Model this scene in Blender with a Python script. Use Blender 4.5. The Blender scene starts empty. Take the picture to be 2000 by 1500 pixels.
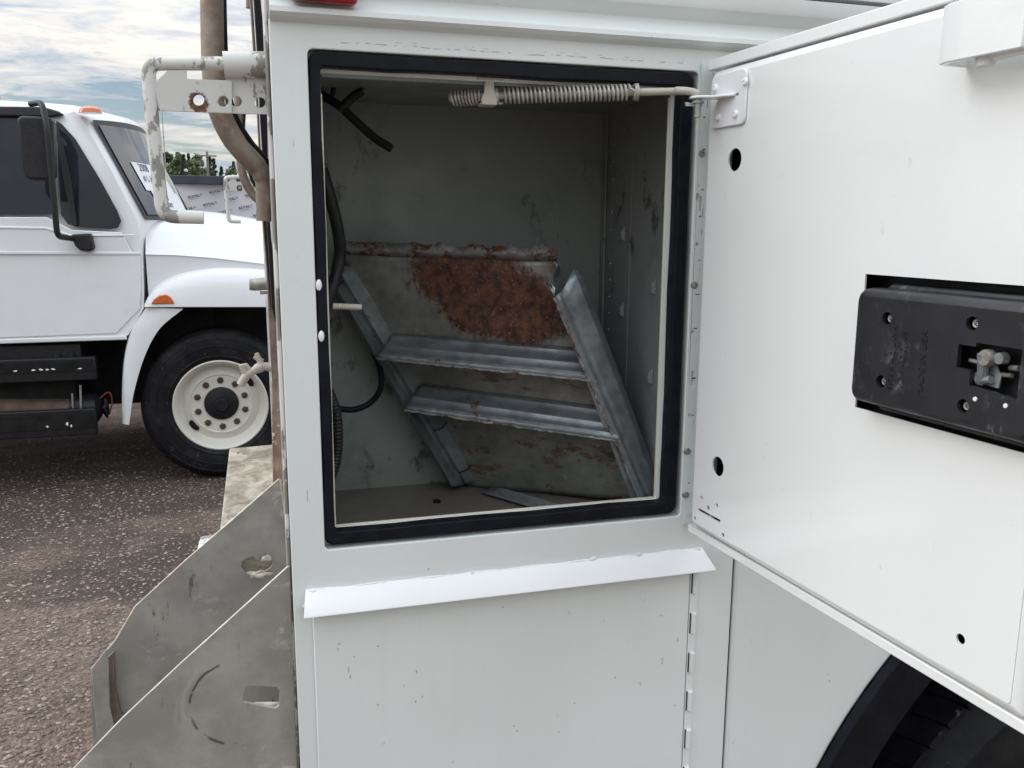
import bpy, bmesh, math, random
from mathutils import Vector, Matrix
R = math.radians
random.seed(7)
S = bpy.context.scene
COL = S.collection

# ------------------------------------------------------------------ camera
F = 1690.0                                  # focal length in photo pixels (photo is 2000 x 1500)
YAW, PITCH, ROLL = R(16.2586), R(10.4377), R(0.3128)
CAMP = Vector((0, -0.92, 1.68))
fw = Vector((math.sin(YAW)*math.cos(PITCH), math.cos(YAW)*math.cos(PITCH), -math.sin(PITCH)))
r0 = Vector((math.cos(YAW), -math.sin(YAW), 0)); u0 = r0.cross(fw)
rt = r0*math.cos(ROLL) + u0*math.sin(ROLL)
up = u0*math.cos(ROLL) - r0*math.sin(ROLL)
cd = bpy.data.cameras.new('camera'); cam = bpy.data.objects.new('camera', cd); COL.objects.link(cam)
cd.sensor_width = 36; cd.lens = F/2000*36; cd.clip_start = 0.02; cd.clip_end = 2000
m = Matrix((rt, up, -fw)).transposed().to_4x4(); m.translation = CAMP; cam.matrix_world = m
S.camera = cam
def ray(a, b): return fw + rt*((a-1000)/F) - up*((b-750)/F)
def pt(a, b, y):                            # photo pixel -> point on the plane y = const
    d = ray(a, b); return CAMP + d*((y-CAMP.y)/d.y)

# ------------------------------------------------------------------ world, sun, exposure
SUN_AZ = Vector((-0.97, 0.24)); SUN_EL = R(38)
w = bpy.data.worlds.new('World'); S.world = w; w.use_nodes = True
nt = w.node_tree; nt.nodes.clear()
def nn(t, **k):
    n = nt.nodes.new(t)
    for a, v in k.items(): setattr(n, a, v)
    return n
def lk(a, b): nt.links.new(a, b)
out = nn('ShaderNodeOutputWorld'); bg = nn('ShaderNodeBackground'); lk(bg.outputs[0], out.inputs[0])
sky = nn('ShaderNodeTexSky', sky_type='NISHITA', sun_disc=False, sun_elevation=SUN_EL,
         sun_rotation=math.atan2(SUN_AZ.x, SUN_AZ.y))
tc = nn('ShaderNodeTexCoord'); sp = nn('ShaderNodeSeparateXYZ'); lk(tc.outputs['Generated'], sp.inputs[0])
def mth(op, a, b=None, c=None):
    n = nn('ShaderNodeMath', operation=op)
    for i, v in enumerate((a, b, c)):
        if v is None: continue
        if isinstance(v, (int, float)): n.inputs[i].default_value = v
        else: lk(v, n.inputs[i])
    return n.outputs[0]
def mrange(v, a, b, c=0.0, d=1.0, smooth=True):
    n = nn('ShaderNodeMapRange', interpolation_type='SMOOTHSTEP' if smooth else 'LINEAR')
    lk(v, n.inputs[0])
    for i, x in enumerate((a, b, c, d)): n.inputs[1+i].default_value = x
    return n.outputs[0]
def mixc(f, a, b):
    n = nn('ShaderNodeMix', data_type='RGBA')
    for s, v in ((n.inputs[0], f), (n.inputs[6], a), (n.inputs[7], b)):
        if isinstance(v, (int, float)): s.default_value = v
        elif isinstance(v, (tuple, list)): s.default_value = (*v, 1)
        else: lk(v, s)
    return n.outputs[2]
zc = mth('MAXIMUM', sp.outputs[2], 0.0); den = mth('ADD', zc, 0.11)
cx = mth('DIVIDE', sp.outputs[0], den); cy = mth('DIVIDE', sp.outputs[1], den)
cb = nn('ShaderNodeCombineXYZ'); lk(mth('MULTIPLY', cx, 0.62), cb.inputs[0]); lk(cy, cb.inputs[1])
def wnoise(scale, det, dist=0.0, ro=0.55, off=0.0):
    n = nn('ShaderNodeTexNoise'); n.inputs['Scale'].default_value = scale; n.inputs['Detail'].default_value = det
    n.inputs['Roughness'].default_value = ro; n.inputs['Distortion'].default_value = dist
    v = nn('ShaderNodeVectorMath', operation='ADD'); lk(cb.outputs[0], v.inputs[0]); v.inputs[1].default_value = (off, off*1.7, off*0.3)
    lk(v.outputs[0], n.inputs['Vector']); return n.outputs['Fac']
n1 = wnoise(0.85, 8, 0.35, 0.58, 3.1); n2 = wnoise(4.2, 8, 0.6, 0.66, 9.4); n3 = wnoise(1.5, 6, 0.3, 0.6, 21.0)
cov = mrange(mth('ADD', mth('MULTIPLY', n1, 0.62), mth('MULTIPLY', n2, 0.38)), 0.395, 0.465)
thick = mrange(mth('ADD', mth('MULTIPLY', n3, 0.5), mth('MULTIPLY', n2, 0.5)), 0.42, 0.64)
cream = mixc(mrange(sp.outputs[2], 0.05, 0.55), (1.03, 0.965, 0.86), (0.93, 0.965, 1.005))   # low clouds warmer than those overhead
grey = mixc(thick, cream, (0.48, 0.56, 0.67))
elev = mrange(sp.outputs[2], 0.0, 1.0, 0.62, 1.82, False)   # overcast sky: brighter towards the zenith
sund = nn('ShaderNodeVectorMath', operation='DOT_PRODUCT'); lk(tc.outputs['Generated'], sund.inputs[0])
sd = Vector((SUN_AZ.x*math.cos(SUN_EL), SUN_AZ.y*math.cos(SUN_EL), math.sin(SUN_EL))).normalized(); sund.inputs[1].default_value = sd
glow = mrange(sund.outputs['Value'], 0.45, 1.0, 1.0, 1.5)
cl = nn('ShaderNodeVectorMath', operation='SCALE'); lk(grey, cl.inputs[0]); lk(mth('MULTIPLY', elev, glow), cl.inputs['Scale'])
sk = nn('ShaderNodeVectorMath', operation='SCALE'); lk(sky.outputs[0], sk.inputs[0]); sk.inputs['Scale'].default_value = 0.075
lk(mixc(cov, sk.outputs[0], cl.outputs[0]), bg.inputs[0]); bg.inputs[1].default_value = 0.82
sl = bpy.data.lights.new('sun', 'SUN'); so = bpy.data.objects.new('sun', sl); COL.objects.link(so)
sl.energy = 0.6; sl.angle = R(30); sl.color = (1, 0.955, 0.89)
so.rotation_euler = (-sd).to_track_quat('-Z', 'Y').to_euler(); so.location = (-5, 6, 8)
S.render.engine = 'CYCLES'
S.cycles.max_bounces = 8; S.cycles.diffuse_bounces = 5
vs = S.view_settings; vs.view_transform = 'Standard'; vs.look = 'None'; vs.gamma = 1; vs.use_curve_mapping = False
vs.exposure = 0.68

# ------------------------------------------------------------------ material helpers
class NM:
    def __init__(s, name):
        s.m = bpy.data.materials.new(name); s.m.use_nodes = True; s.t = s.m.node_tree
        s.b = s.t.nodes['Principled BSDF']; s.tc = s.t.nodes.new('ShaderNodeTexCoord')
        s.geo = s.t.nodes.new('ShaderNodeNewGeometry')
    def set(s, inp, v):
        i = s.b.inputs[inp]
        if isinstance(v, (int, float)): i.default_value = v
        elif isinstance(v, (tuple, list)): i.default_value = (*v, 1)
        else: s.t.links.new(v, i)
        return s
    def pos(s): return s.geo.outputs['Position']
    def obj(s): return s.tc.outputs['Object']
    def uv(s): return s.tc.outputs['UV']
    def scale(s, v, xyz):
        n = s.t.nodes.new('ShaderNodeVectorMath'); n.operation = 'MULTIPLY'; s.t.links.new(v, n.inputs[0]); n.inputs[1].default_value = xyz
        return n.outputs[0]
    def sep(s, v):
        n = s.t.nodes.new('ShaderNodeSeparateXYZ'); s.t.links.new(v, n.inputs[0]); return n.outputs
    def noise(s, v, sc, det=4, ro=0.55, dist=0.0):
        n = s.t.nodes.new('ShaderNodeTexNoise'); s.t.links.new(v, n.inputs['Vector'])
        n.inputs['Scale'].default_value = sc; n.inputs['Detail'].default_value = det
        n.inputs['Roughness'].default_value = ro; n.inputs['Distortion'].default_value = dist
        return n.outputs['Fac']
    def voro(s, v, sc, feat='F1'):
        n = s.t.nodes.new('ShaderNodeTexVoronoi'); n.feature = feat; s.t.links.new(v, n.inputs['Vector']); n.inputs['Scale'].default_value = sc
        return n.outputs
    def mt(s, op, *a):
        n = s.t.nodes.new('ShaderNodeMath'); n.operation = op
        for i, v in enumerate(a):
            if isinstance(v, (int, float)): n.inputs[i].default_value = v
            else: s.t.links.new(v, n.inputs[i])
        return n.outputs[0]
    def mr(s, v, a, b, c=0.0, d=1.0):
        n = s.t.nodes.new('ShaderNodeMapRange'); n.interpolation_type = 'SMOOTHSTEP'; s.t.links.new(v, n.inputs[0])
        for i, x in enumerate((a, b, c, d)): n.inputs[1+i].default_value = x
        return n.outputs[0]
    def mix(s, f, a, b):
        n = s.t.nodes.new('ShaderNodeMix'); n.data_type = 'RGBA'
        for q, v in ((n.inputs[0], f), (n.inputs[6], a), (n.inputs[7], b)):
            if isinstance(v, (int, float)): q.default_value = v
            elif isinstance(v, (tuple, list)): q.default_value = (*v, 1)
            else: s.t.links.new(v, q)
        return n.outputs[2]
    def bump(s, h, st, dist=0.002):
        n = s.t.nodes.new('ShaderNodeBump'); n.inputs['Strength'].default_value = st; n.inputs['Distance'].default_value = dist
        s.t.links.new(h, n.inputs['Height']); s.t.links.new(n.outputs[0], s.b.inputs['Normal']); return s
MAT = {}
def plain(name, col, rough=0.5, metal=0.0, var=0.12, sc=30, bump=0.0, coat=0.0):
    q = NM(name); f = q.mr(q.noise(q.pos(), sc, 5), 0.3, 0.7)
    lo = tuple(c*(1-var) for c in col); hi = tuple(min(1, c*(1+var)) for c in col)
    q.set('Base Color', q.mix(f, lo, hi)).set('Metallic', metal)
    q.set('Roughness', q.mr(q.noise(q.pos(), sc*2.3, 4), 0.3, 0.7, max(0.02, rough-0.08), min(1, rough+0.08)))
    if coat: q.set('Coat Weight', coat); q.b.inputs['Coat Roughness'].default_value = 0.08
    if bump: q.bump(q.noise(q.pos(), sc*4, 4), bump)
    MAT[name] = q.m; return q.m
def paint(name, col, rough=0.32, dirt=0.35, chips=0.5, coat=0.3, dirtcol=(0.30, 0.29, 0.25), peel=0.0, extra=None):
    q = NM(name); P = q.pos()
    big = q.mr(q.noise(P, 4.5, 3, 0.5), 0.35, 0.85)
    streak = q.mr(q.noise(q.scale(P, (30, 30, 3.0)), 1.6, 5, 0.6), 0.5, 0.8)
    grime = q.mt('MULTIPLY', q.mt('ADD', q.mt('MULTIPLY', big, 0.5), q.mt('MULTIPLY', streak, 0.22)), dirt*0.35)
    c = q.mix(q.mr(q.noise(P, 6, 1), 0.2, 0.8), tuple(v*0.975 for v in col), col)
    c = q.mix(grime, c, dirtcol)
    sx = q.noise(q.scale(P, (1.0, 1.0, 0.55)), 95, 3, 0.5)
    gate = q.mr(q.noise(P, 11, 3), 0.52, 0.62)
    chip = q.mt('MULTIPLY', q.mt('MULTIPLY', q.mr(sx, 0.695, 0.715), gate), chips)
    c = q.mix(chip, c, (0.10, 0.095, 0.085))
    scr = q.mt('MULTIPLY', q.mr(q.noise(q.scale(P, (420, 420, 36)), 1.0, 2), 0.735, 0.76), q.mt('MULTIPLY', q.mr(q.noise(P, 6.3, 2), 0.55, 0.68), 0.55*chips))
    c = q.mix(scr, c, (0.22, 0.21, 0.19))
    if peel:
        pm = q.mr(q.noise(q.scale(P, (1, 1, 0.45)), 34, 6, 0.65), 0.60-peel*0.16, 0.63-peel*0.16)
        c = q.mix(pm, c, (0.27, 0.26, 0.235))
        rm = q.mr(q.noise(P, 41, 6, 0.7), 0.66, 0.70)
        c = q.mix(rm, c, (0.12, 0.055, 0.03))
    smg = q.mt('MULTIPLY', q.mr(q.noise(q.scale(P, (1, 1, 1.8)), 3.1, 7, 0.74, 0.8), 0.55, 0.78), min(0.16, 0.22*dirt+0.05)); c = q.mix(smg, c, dirtcol)
    if extra: c = extra(q, c)
    q.set('Base Color', c)
    q.set('Roughness', q.mr(q.noise(P, 11, 2), 0.2, 0.8, rough-0.03, rough+0.06))
    q.set('Coat Weight', coat); q.b.inputs['Coat Roughness'].default_value = 0.12
    q.bump(q.mt('ADD', q.noise(P, 130, 3), q.mt('MULTIPLY', q.noise(P, 9, 1), 1.5)), 0.05, 0.003)
    MAT[name] = q.m; return q.m
def line_mask(q, comp, val, wdt, wob, gap_sc, lo, hi, a=None, b=None, c2=None):
    P = q.pos(); s = q.sep(P)
    d = q.mt('ABSOLUTE', q.mt('SUBTRACT', q.mt('ADD', s[comp], q.mt('MULTIPLY', q.mt('SUBTRACT', q.noise(P, 26, 4), 0.5), wob)), val))
    k = q.mt('MULTIPLY', q.mr(d, wdt*0.5, wdt, 1, 0), q.mr(q.noise(P, gap_sc, 3), lo, hi))
    if c2 is not None: k = q.mt('MULTIPLY', k, q.mt('MULTIPLY', q.mt('GREATER_THAN', s[c2], a), q.mt('LESS_THAN', s[c2], b)))
    return k
def frame_marks(q, c):
    dk = (0.13, 0.125, 0.11)
    c = q.mix(q.mt('MULTIPLY', line_mask(q, 2, 1.8575, 0.0007, 0.007, 130, 0.46, 0.56, 0.085, 0.47, 0), 0.6), c, dk)
    c = q.mix(q.mt('MULTIPLY', line_mask(q, 2, 1.8605, 0.0005, 0.006, 160, 0.55, 0.62, 0.12, 0.47, 0), 0.5), c, dk)
    c = q.mix(q.mt('MULTIPLY', line_mask(q, 0, 0.0395, 0.0006, 0.002, 24, 0.58, 0.62, 1.34, 1.86, 2), 0.6), c, dk)
    c = q.mix(line_mask(q, 0, 0.4955, 0.0006, 0.001, 30, 0.58, 0.62, 1.34, 1.86, 2), c, dk)
    return c
paint('body_paint', (0.71, 0.75, 0.735), 0.36, 0.55, 0.55, 0.25, extra=frame_marks)
paint('quarter_paint', (0.71, 0.75, 0.735), 0.34, 0.5, 0.75, 0.3)
paint('door_paint', (0.84, 0.855, 0.845), 0.20, 0.10, 0.12, 0.7)
paint('fresh_white', (0.84, 0.85, 0.86), 0.35, 0.1, 0.1, 0.3)
paint('peeling_paint', (0.66, 0.665, 0.64), 0.5, 0.8, 0.9, 0.1, peel=0.2)
paint('rear_peel', (0.72, 0.71, 0.69), 0.4, 0.9, 1.0, 0.1, peel=0.8)
paint('beige_paint', (0.46, 0.43, 0.36), 0.5, 0.8, 0.8, 0.1)
paint('trim_cream', (0.62, 0.58, 0.47), 0.5, 0.7, 0.8, 0.0)
paint('truck_white', (0.74, 0.76, 0.78), 0.30, 0.4, 0.12, 0.5)
paint('rim_white', (0.64, 0.62, 0.56), 0.4, 0.9, 0.3, 0.2)
def interior(name, col):
    q = NM(name); P = q.pos()
    sm = q.mr(q.noise(P, 7, 7, 0.68, 0.4), 0.50, 0.72)
    sp_ = q.mt('MULTIPLY', q.mr(q.noise(q.scale(P, (1, 1, 0.6)), 26, 6, 0.7), 0.56, 0.68), q.mr(q.noise(P, 5, 3), 0.44, 0.58))
    c = q.mix(q.mt('MULTIPLY', sm, 0.6), col, tuple(v*0.5 for v in col))
    c = q.mix(q.mt('MULTIPLY', sp_, 0.8), c, (0.022, 0.024, 0.022))
    dust = q.mr(q.noise(P, 60, 5), 0.6, 0.75)
    c = q.mix(q.mt('MULTIPLY', dust, 0.18), c, (0.3, 0.3, 0.27))
    q.set('Base Color', c).set('Roughness', q.mr(q.noise(P, 18, 5), 0.3, 0.7, 0.34, 0.6)); q.bump(q.noise(P, 40, 4), 0.05)
    MAT[name] = q.m
interior('interior_grey', (0.235, 0.265, 0.245)); interior('interior_dark', (0.24, 0.26, 0.26)); interior('interior_floor', (0.15, 0.135, 0.115))
plain('rubber', (0.007, 0.008, 0.012), 0.5, 0, 0.3, 40, 0.12)
plain('black_plastic', (0.022, 0.022, 0.024), 0.45, 0, 0.2, 60, 0.1)
def scuffed():
    q = NM('latch_plastic'); P = q.pos()
    sc = q.mt('MULTIPLY', q.mr(q.noise(q.scale(P, (1, 1, 0.6)), 75, 7, 0.75), 0.50, 0.72), q.mr(q.noise(P, 19, 4), 0.47, 0.64))
    c = q.mix(q.mt('MULTIPLY', sc, 0.85), (0.014, 0.014, 0.017), (0.20, 0.20, 0.21))
    q.set('Base Color', c).set('Roughness', q.mr(q.noise(P, 30, 5), 0.3, 0.7, 0.34, 0.55)); q.bump(q.noise(P, 420, 3), 0.12, 0.0006)
    MAT['latch_plastic'] = q.m
scuffed()
plain('black_paint', (0.010, 0.010, 0.013), 0.42, 0, 0.3, 25, 0.05)
plain('dull_black', (0.013, 0.013, 0.013), 0.8, 0, 0.3, 12, 0.1)
plain('steel', (0.50, 0.50, 0.49), 0.3, 1.0, 0.12, 200)
plain('dull_steel', (0.34, 0.33, 0.30), 0.5, 0.7, 0.2, 120, 0.1)
plain('spring_steel', (0.40, 0.38, 0.34), 0.45, 0.35, 0.2, 120)
plain('white_plastic', (0.8, 0.8, 0.78), 0.3, 0, 0.04, 40)
plain('red_wire', (0.22, 0.035, 0.025), 0.4, 0, 0.1, 40)
plain('orange_lens', (0.55, 0.12, 0.02), 0.2, 0, 0.15, 60, 0, 0.6)
plain('nut_rust', (0.065, 0.040, 0.032), 0.7, 0.2, 0.35, 150, 0.2)
plain('brown_tank', (0.075, 0.048, 0.028), 0.6, 0.2, 0.35, 9, 0.1)
plain('paper', (0.72, 0.72, 0.75), 0.8, 0, 0.05, 20)
plain('ink', (0.03, 0.03, 0.05), 0.7, 0, 0.1, 20)
plain('banner', (0.56, 0.55, 0.60), 0.6, 0, 0.06, 3, 0.05)
plain('banner_ink', (0.05, 0.05, 0.06), 0.7, 0, 0.1, 8)
plain('rail_navy', (0.03, 0.035, 0.06), 0.5, 0, 0.2, 6)
plain('pole_wood', (0.20, 0.18, 0.16), 0.85, 0, 0.2, 4)
plain('bark', (0.10, 0.08, 0.06), 0.9, 0, 0.3, 6, 0.2)
plain('chip_grey', (0.42, 0.42, 0.40), 0.7, 0, 0.25, 300)
plain('caulk', (0.80, 0.82, 0.83), 0.35, 0, 0.05, 60, 0.25)
q = NM('red_lens'); c = q.mix(q.mr(q.noise(q.pos(), 25, 4), 0.4, 0.65), (0.30, 0.006, 0.014), (0.14, 0.006, 0.014))
q.set('Base Color', c).set('Roughness', 0.22).set('Coat Weight', 0.6); MAT['red_lens'] = q.m
q = NM('cab_glass'); q.set('Base Color', q.mix(q.mr(q.noise(q.pos(), 1.4, 3), 0.3, 0.7), (0.010, 0.012, 0.017), (0.020, 0.023, 0.03))).set('Roughness', 0.04).set('Specular IOR Level', 0.28); MAT['cab_glass'] = q.m
q = NM('windshield_glass'); q.set('Base Color', q.mix(q.mr(q.noise(q.pos(), 1.2, 3), 0.3, 0.7), (0.012, 0.022, 0.034), (0.022, 0.034, 0.045))).set('Roughness', 0.04).set('Specular IOR Level', 0.5); MAT['windshield_glass'] = q.m
def galv(name, rust_fn=None, metal=0.55, base=(0.33, 0.34, 0.33)):
    q = NM(name); P = q.pos()
    v = q.voro(q.scale(P, (1, 1, 1)), 70)
    c = q.mix(q.mr(q.noise(P, 28, 6, 0.65), 0.35, 0.7), tuple(k*0.6 for k in base), base)
    c = q.mix(q.mr(v[0], 0.0, 0.8, 0.0, 0.22), c, tuple(k*1.5 for k in base))
    white = q.mr(q.noise(P, 75, 6, 0.7), 0.60, 0.72); c = q.mix(q.mt('MULTIPLY', white, 0.45), c, (0.45, 0.46, 0.46))
    r = rust_fn(q) if rust_fn else q.mt('MULTIPLY', q.mr(q.noise(P, 34, 6, 0.7), 0.60, 0.66), 0.9)
    rc = q.mix(q.mr(q.noise(P, 90, 5, 0.7), 0.35, 0.68), (0.034, 0.014, 0.009), (0.150, 0.060, 0.032))
    rc = q.mix(q.mr(q.noise(P, 210, 3), 0.64, 0.70), rc, (0.24, 0.14, 0.09))
    c = q.mix(r, c, rc)
    q.set('Base Color', c).set('Metallic', q.mt('MULTIPLY', q.mt('SUBTRACT', 1.0, r), metal))
    q.set('Roughness', q.mt('ADD', q.mr(q.noise(P, 40, 5), 0.3, 0.7, 0.30, 0.52), q.mt('MULTIPLY', r, 0.35)))
    q.bump(q.mt('ADD', q.mt('MULTIPLY', q.noise(P, 260, 4), r), q.mt('MULTIPLY', q.noise(P, 45, 4), 0.35)), 0.35, 0.0018)
    MAT[name] = q.m
def shelf_rust(q):
    U = q.uv(); s = q.sep(U); P = q.pos()
    n_ = q.noise(P, 22, 7, 0.72); nb = q.noise(P, 9, 4)
    a = q.mt('DIVIDE', q.mt('SUBTRACT', q.mt('SUBTRACT', s[0], 0.66), q.mt('MULTIPLY', s[1], -0.10)), 0.34)
    b = q.mt('DIVIDE', q.mt('SUBTRACT', s[1], q.mt('ADD', 0.06, q.mt('MULTIPLY', s[0], 0.16))), 0.20)
    d = q.mt('ADD', q.mt('POWER', q.mt('ABSOLUTE', a), 2.0), q.mt('POWER', q.mt('ABSOLUTE', b), 2.0))
    d = q.mt('ADD', d, q.mt('ADD', q.mt('MULTIPLY', q.mt('SUBTRACT', n_, 0.5), 2.0), q.mt('MULTIPLY', q.mt('SUBTRACT', nb, 0.5), 1.2)))
    blob = q.mr(q.mt('ADD', d, q.mt('MULTIPLY', q.mt('SUBTRACT', q.noise(q.scale(P, (1.3, 1.3, 0.55)), 130, 6, 0.78), 0.5), 1.8)), 0.75, 1.25, 1, 0)
    low = q.mt('MULTIPLY', q.mr(q.noise(q.scale(P, (1, 1, 2.2)), 19, 6, 0.72), 0.52, 0.60), q.mr(s[1], 0.36, 0.52))
    e = q.mt('MULTIPLY', q.mr(s[0], 0.90, 1.0), q.mr(n_, 0.46, 0.56))
    return q.mt('MINIMUM', q.mt('ADD', q.mt('ADD', blob, q.mt('MULTIPLY', low, 0.8)), e), 1.0)
galv('shelf_sheet', shelf_rust, 0.35, (0.22, 0.225, 0.20))
galv('galvanised', None, 0.5, (0.23, 0.25, 0.265))
galv('galv_clean', lambda q: q.mt('MULTIPLY', q.mr(q.noise(q.pos(), 30, 6, 0.7), 0.66, 0.70), 0.8), 0.55, (0.30, 0.33, 0.34))
galv('raw_edge', lambda q: q.mr(q.noise(q.pos(), 45, 6, 0.7), 0.48, 0.58), 0.5, (0.42, 0.42, 0.42))
galv('old_pipe', lambda q: q.mt('MULTIPLY', q.mr(q.noise(q.pos(), 26, 6, 0.7), 0.40, 0.75), 0.45), 0.5, (0.29, 0.24, 0.195))
def alu():
    q = NM('aluminium_plate'); P = q.pos()
    c = q.mix(q.mr(q.noise(P, 12, 6, 0.65), 0.35, 0.7), (0.295, 0.285, 0.262), (0.41, 0.395, 0.365))
    sm = q.mt('MULTIPLY', q.mr(q.noise(q.scale(P, (1, 1, 1.6)), 30, 6, 0.7, 0.6), 0.54, 0.66), q.mr(q.noise(P, 8, 4), 0.45, 0.62))
    c = q.mix(q.mt('MULTIPLY', sm, 0.75), c, (0.60, 0.58, 0.54))
    dk = q.mt('MULTIPLY', q.mr(q.noise(q.scale(P, (3.4, 3.4, 1)), 16, 5, 0.65), 0.64, 0.70), 0.7)
    c = q.mix(dk, c, (0.075, 0.06, 0.05))
    s = q.sep(P)
    def ring(a, b, rad, wd_, lo, hi, sd_):
        o_ = pt(a, b, 0.02); dx = q.mt('SUBTRACT', s[0], o_.x); dz = q.mt('SUBTRACT', s[2], o_.z)
        d = q.mt('SQRT', q.mt('ADD', q.mt('MULTIPLY', dx, dx), q.mt('MULTIPLY', dz, dz)))
        d = q.mt('ABSOLUTE', q.mt('SUBTRACT', q.mt('ADD', d, q.mt('MULTIPLY', q.mt('SUBTRACT', q.noise(P, 60, 4), 0.5), 0.006)), rad))
        k = q.mt('MULTIPLY', q.mr(d, wd_*0.4, wd_, 1, 0), q.mr(q.noise(P, sd_, 4), lo, hi))
        return q.mt('MULTIPLY', q.mt('MULTIPLY', k, q.mt('LESS_THAN', s[1], 0.03)), q.mr(s[0], o_.x-0.02, o_.x+0.02, 1, 0))
    c = q.mix(q.mt('MULTIPLY', ring(462, 1372, 0.050, 0.0020, 0.46, 0.58, 37), 0.8), c, (0.06, 0.05, 0.042))
    c = q.mix(q.mt('MULTIPLY', ring(462, 1372, 0.057, 0.0030, 0.52, 0.66, 23), 0.5), c, (0.46, 0.45, 0.42))
    c = q.mix(q.mt('MULTIPLY', ring(500, 1390, 0.085, 0.0030, 0.46, 0.66, 17), 0.3), c, (0.44, 0.43, 0.40))
    q.set('Base Color', c).set('Metallic', 0.35).set('Roughness', q.mr(q.noise(P, 20, 5), 0.3, 0.7, 0.36, 0.6)); q.bump(q.noise(q.scale(P, (1, 1, 6)), 60, 4), 0.06)
    MAT['aluminium_plate'] = q.m
alu()
q = NM('plate_edge'); q.set('Base Color', q.mix(q.mr(q.noise(q.pos(), 60, 4), 0.4, 0.6), (0.52, 0.47, 0.40), (0.66, 0.62, 0.55))).set('Metallic', 0.3).set('Roughness', 0.45); MAT['plate_edge'] = q.m
def weathered():
    q = NM('weathered_deck'); P = q.pos()
    g = q.noise(q.scale(P, (2, 1, 9)), 9, 7, 0.68, 0.5)
    c = q.mix(q.mr(g, 0.32, 0.68), (0.20, 0.165, 0.12), (0.52, 0.47, 0.38))
    c = q.mix(q.mr(q.noise(P, 36, 6, 0.7), 0.62, 0.68), c, (0.05, 0.04, 0.03))
    q.set('Base Color', c).set('Roughness', 0.7); q.bump(g, 0.3, 0.004); MAT['weathered_deck'] = q.m
    q = NM('rusty_edge'); P = q.pos(); g = q.noise(q.scale(P, (1, 1, 0.3)), 50, 7, 0.7)
    c = q.mix(q.mr(g, 0.35, 0.65), (0.42, 0.34, 0.27), (0.20, 0.11, 0.07))
    c = q.mix(q.mr(q.noise(P, 60, 5), 0.58, 0.64), c, (0.6, 0.56, 0.5))
    q.set('Base Color', c).set('Roughness', 0.75); q.bump(g, 0.3); MAT['rusty_edge'] = q.m
weathered()
def tyre_mat():
    q = NM('tyre'); P = q.pos()
    c = q.mix(q.mr(q.noise(P, 9, 6, 0.65), 0.4, 0.75), (0.006, 0.006, 0.008), (0.020, 0.020, 0.021))
    c = q.mix(q.mt('MULTIPLY', q.mr(q.noise(P, 40, 5), 0.66, 0.74), 0.5), c, (0.16, 0.15, 0.14))
    q.set('Base Color', c).set('Roughness', 0.6); q.bump(q.noise(P, 90, 4), 0.15); MAT['tyre'] = q.m
tyre_mat()
def leafmat(name, col):
    q = NM(name); o = q.t.nodes.new('ShaderNodeObjectInfo')
    c = q.mix(q.mr(q.noise(q.pos(), 0.9, 4), 0.3, 0.7), tuple(k*0.55 for k in col), tuple(k*1.35 for k in col))
    q.set('Base Color', c).set('Roughness', 0.6); MAT[name] = q.m
leafmat('leaf_dark', (0.055, 0.085, 0.030)); leafmat('leaf_olive', (0.085, 0.105, 0.035)); leafmat('leaf_pine', (0.06, 0.085, 0.045))
def groundmat():
    q = NM('dirt_lot'); P = q.pos()
    a = q.noise(P, 0.55, 6, 0.6, 0.4); b = q.noise(q.scale(P, (0.4, 1.4, 1)), 1.5, 6, 0.62); g = q.noise(P, 42, 5, 0.75); f = q.noise(P, 150, 3, 0.7)
    mud_shade = q.mr(q.mt('ADD', q.mt('ADD', q.mt('MULTIPLY', a, 0.5), q.mt('MULTIPLY', b, 0.5)), q.mt('MULTIPLY', q.mt('SUBTRACT', q.mr(q.sep(P)[1], 2.6, 4.4), q.mr(q.sep(P)[1], 5.5, 7.5)), 0.16)), 0.46, 0.66)  # noisy mud patches plus the parked truck's shade, painted as a dark band
    c = q.mix(mud_shade, (0.35, 0.250, 0.190), (0.070, 0.050, 0.038))
    c = q.mix(q.mr(g, 0.36, 0.60, 0.85, 0.0), c, (0.06, 0.048, 0.042))
    v = q.voro(P, 60)
    st = q.mt('MULTIPLY', q.mr(v[0], 0.16, 0.26, 1, 0), q.mr(q.noise(P, 23, 3), 0.48, 0.60))
    c = q.mix(q.mt('MULTIPLY', st, 0.7), c, (0.30, 0.265, 0.235))
    c = q.mix(q.mr(f, 0.60, 0.74, 0, 0.4), c, (0.33, 0.27, 0.22))
    blot = q.mr(q.noise(P, 5.5, 7, 0.72, 0.6), 0.44, 0.62); c = q.mix(q.mt('MULTIPLY', blot, 0.55), c, (0.075, 0.052, 0.040))
    pale = q.mr(q.noise(q.scale(P, (0.6, 1.5, 1)), 3.2, 6, 0.7), 0.56, 0.72); c = q.mix(q.mt('MULTIPLY', pale, 0.45), c, (0.30, 0.245, 0.205))
    q.set('Base Color', c).set('Roughness', 0.9)
    q.bump(q.mt('ADD', q.mt('ADD', g, q.mt('MULTIPLY', f, 0.5)), q.mt('MULTIPLY', q.mr(v[0], 0, 0.3, 1, 0), 0.6)), 1.0, 0.02)
    MAT['dirt_lot'] = q.m
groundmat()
plain('pebble', (0.30, 0.235, 0.19), 0.85, 0, 0.35, 35, 0.1)
plain('pebble_dark', (0.185, 0.135, 0.105), 0.85, 0, 0.35, 35, 0.1)

for k_, v_ in (('rubber', 0.15), ('tyre', 0.2), ('dull_black', 0.15), ('black_paint', 0.3), ('black_plastic', 0.25)):
    MAT[k_].node_tree.nodes['Principled BSDF'].inputs['Specular IOR Level'].default_value = v_
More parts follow.
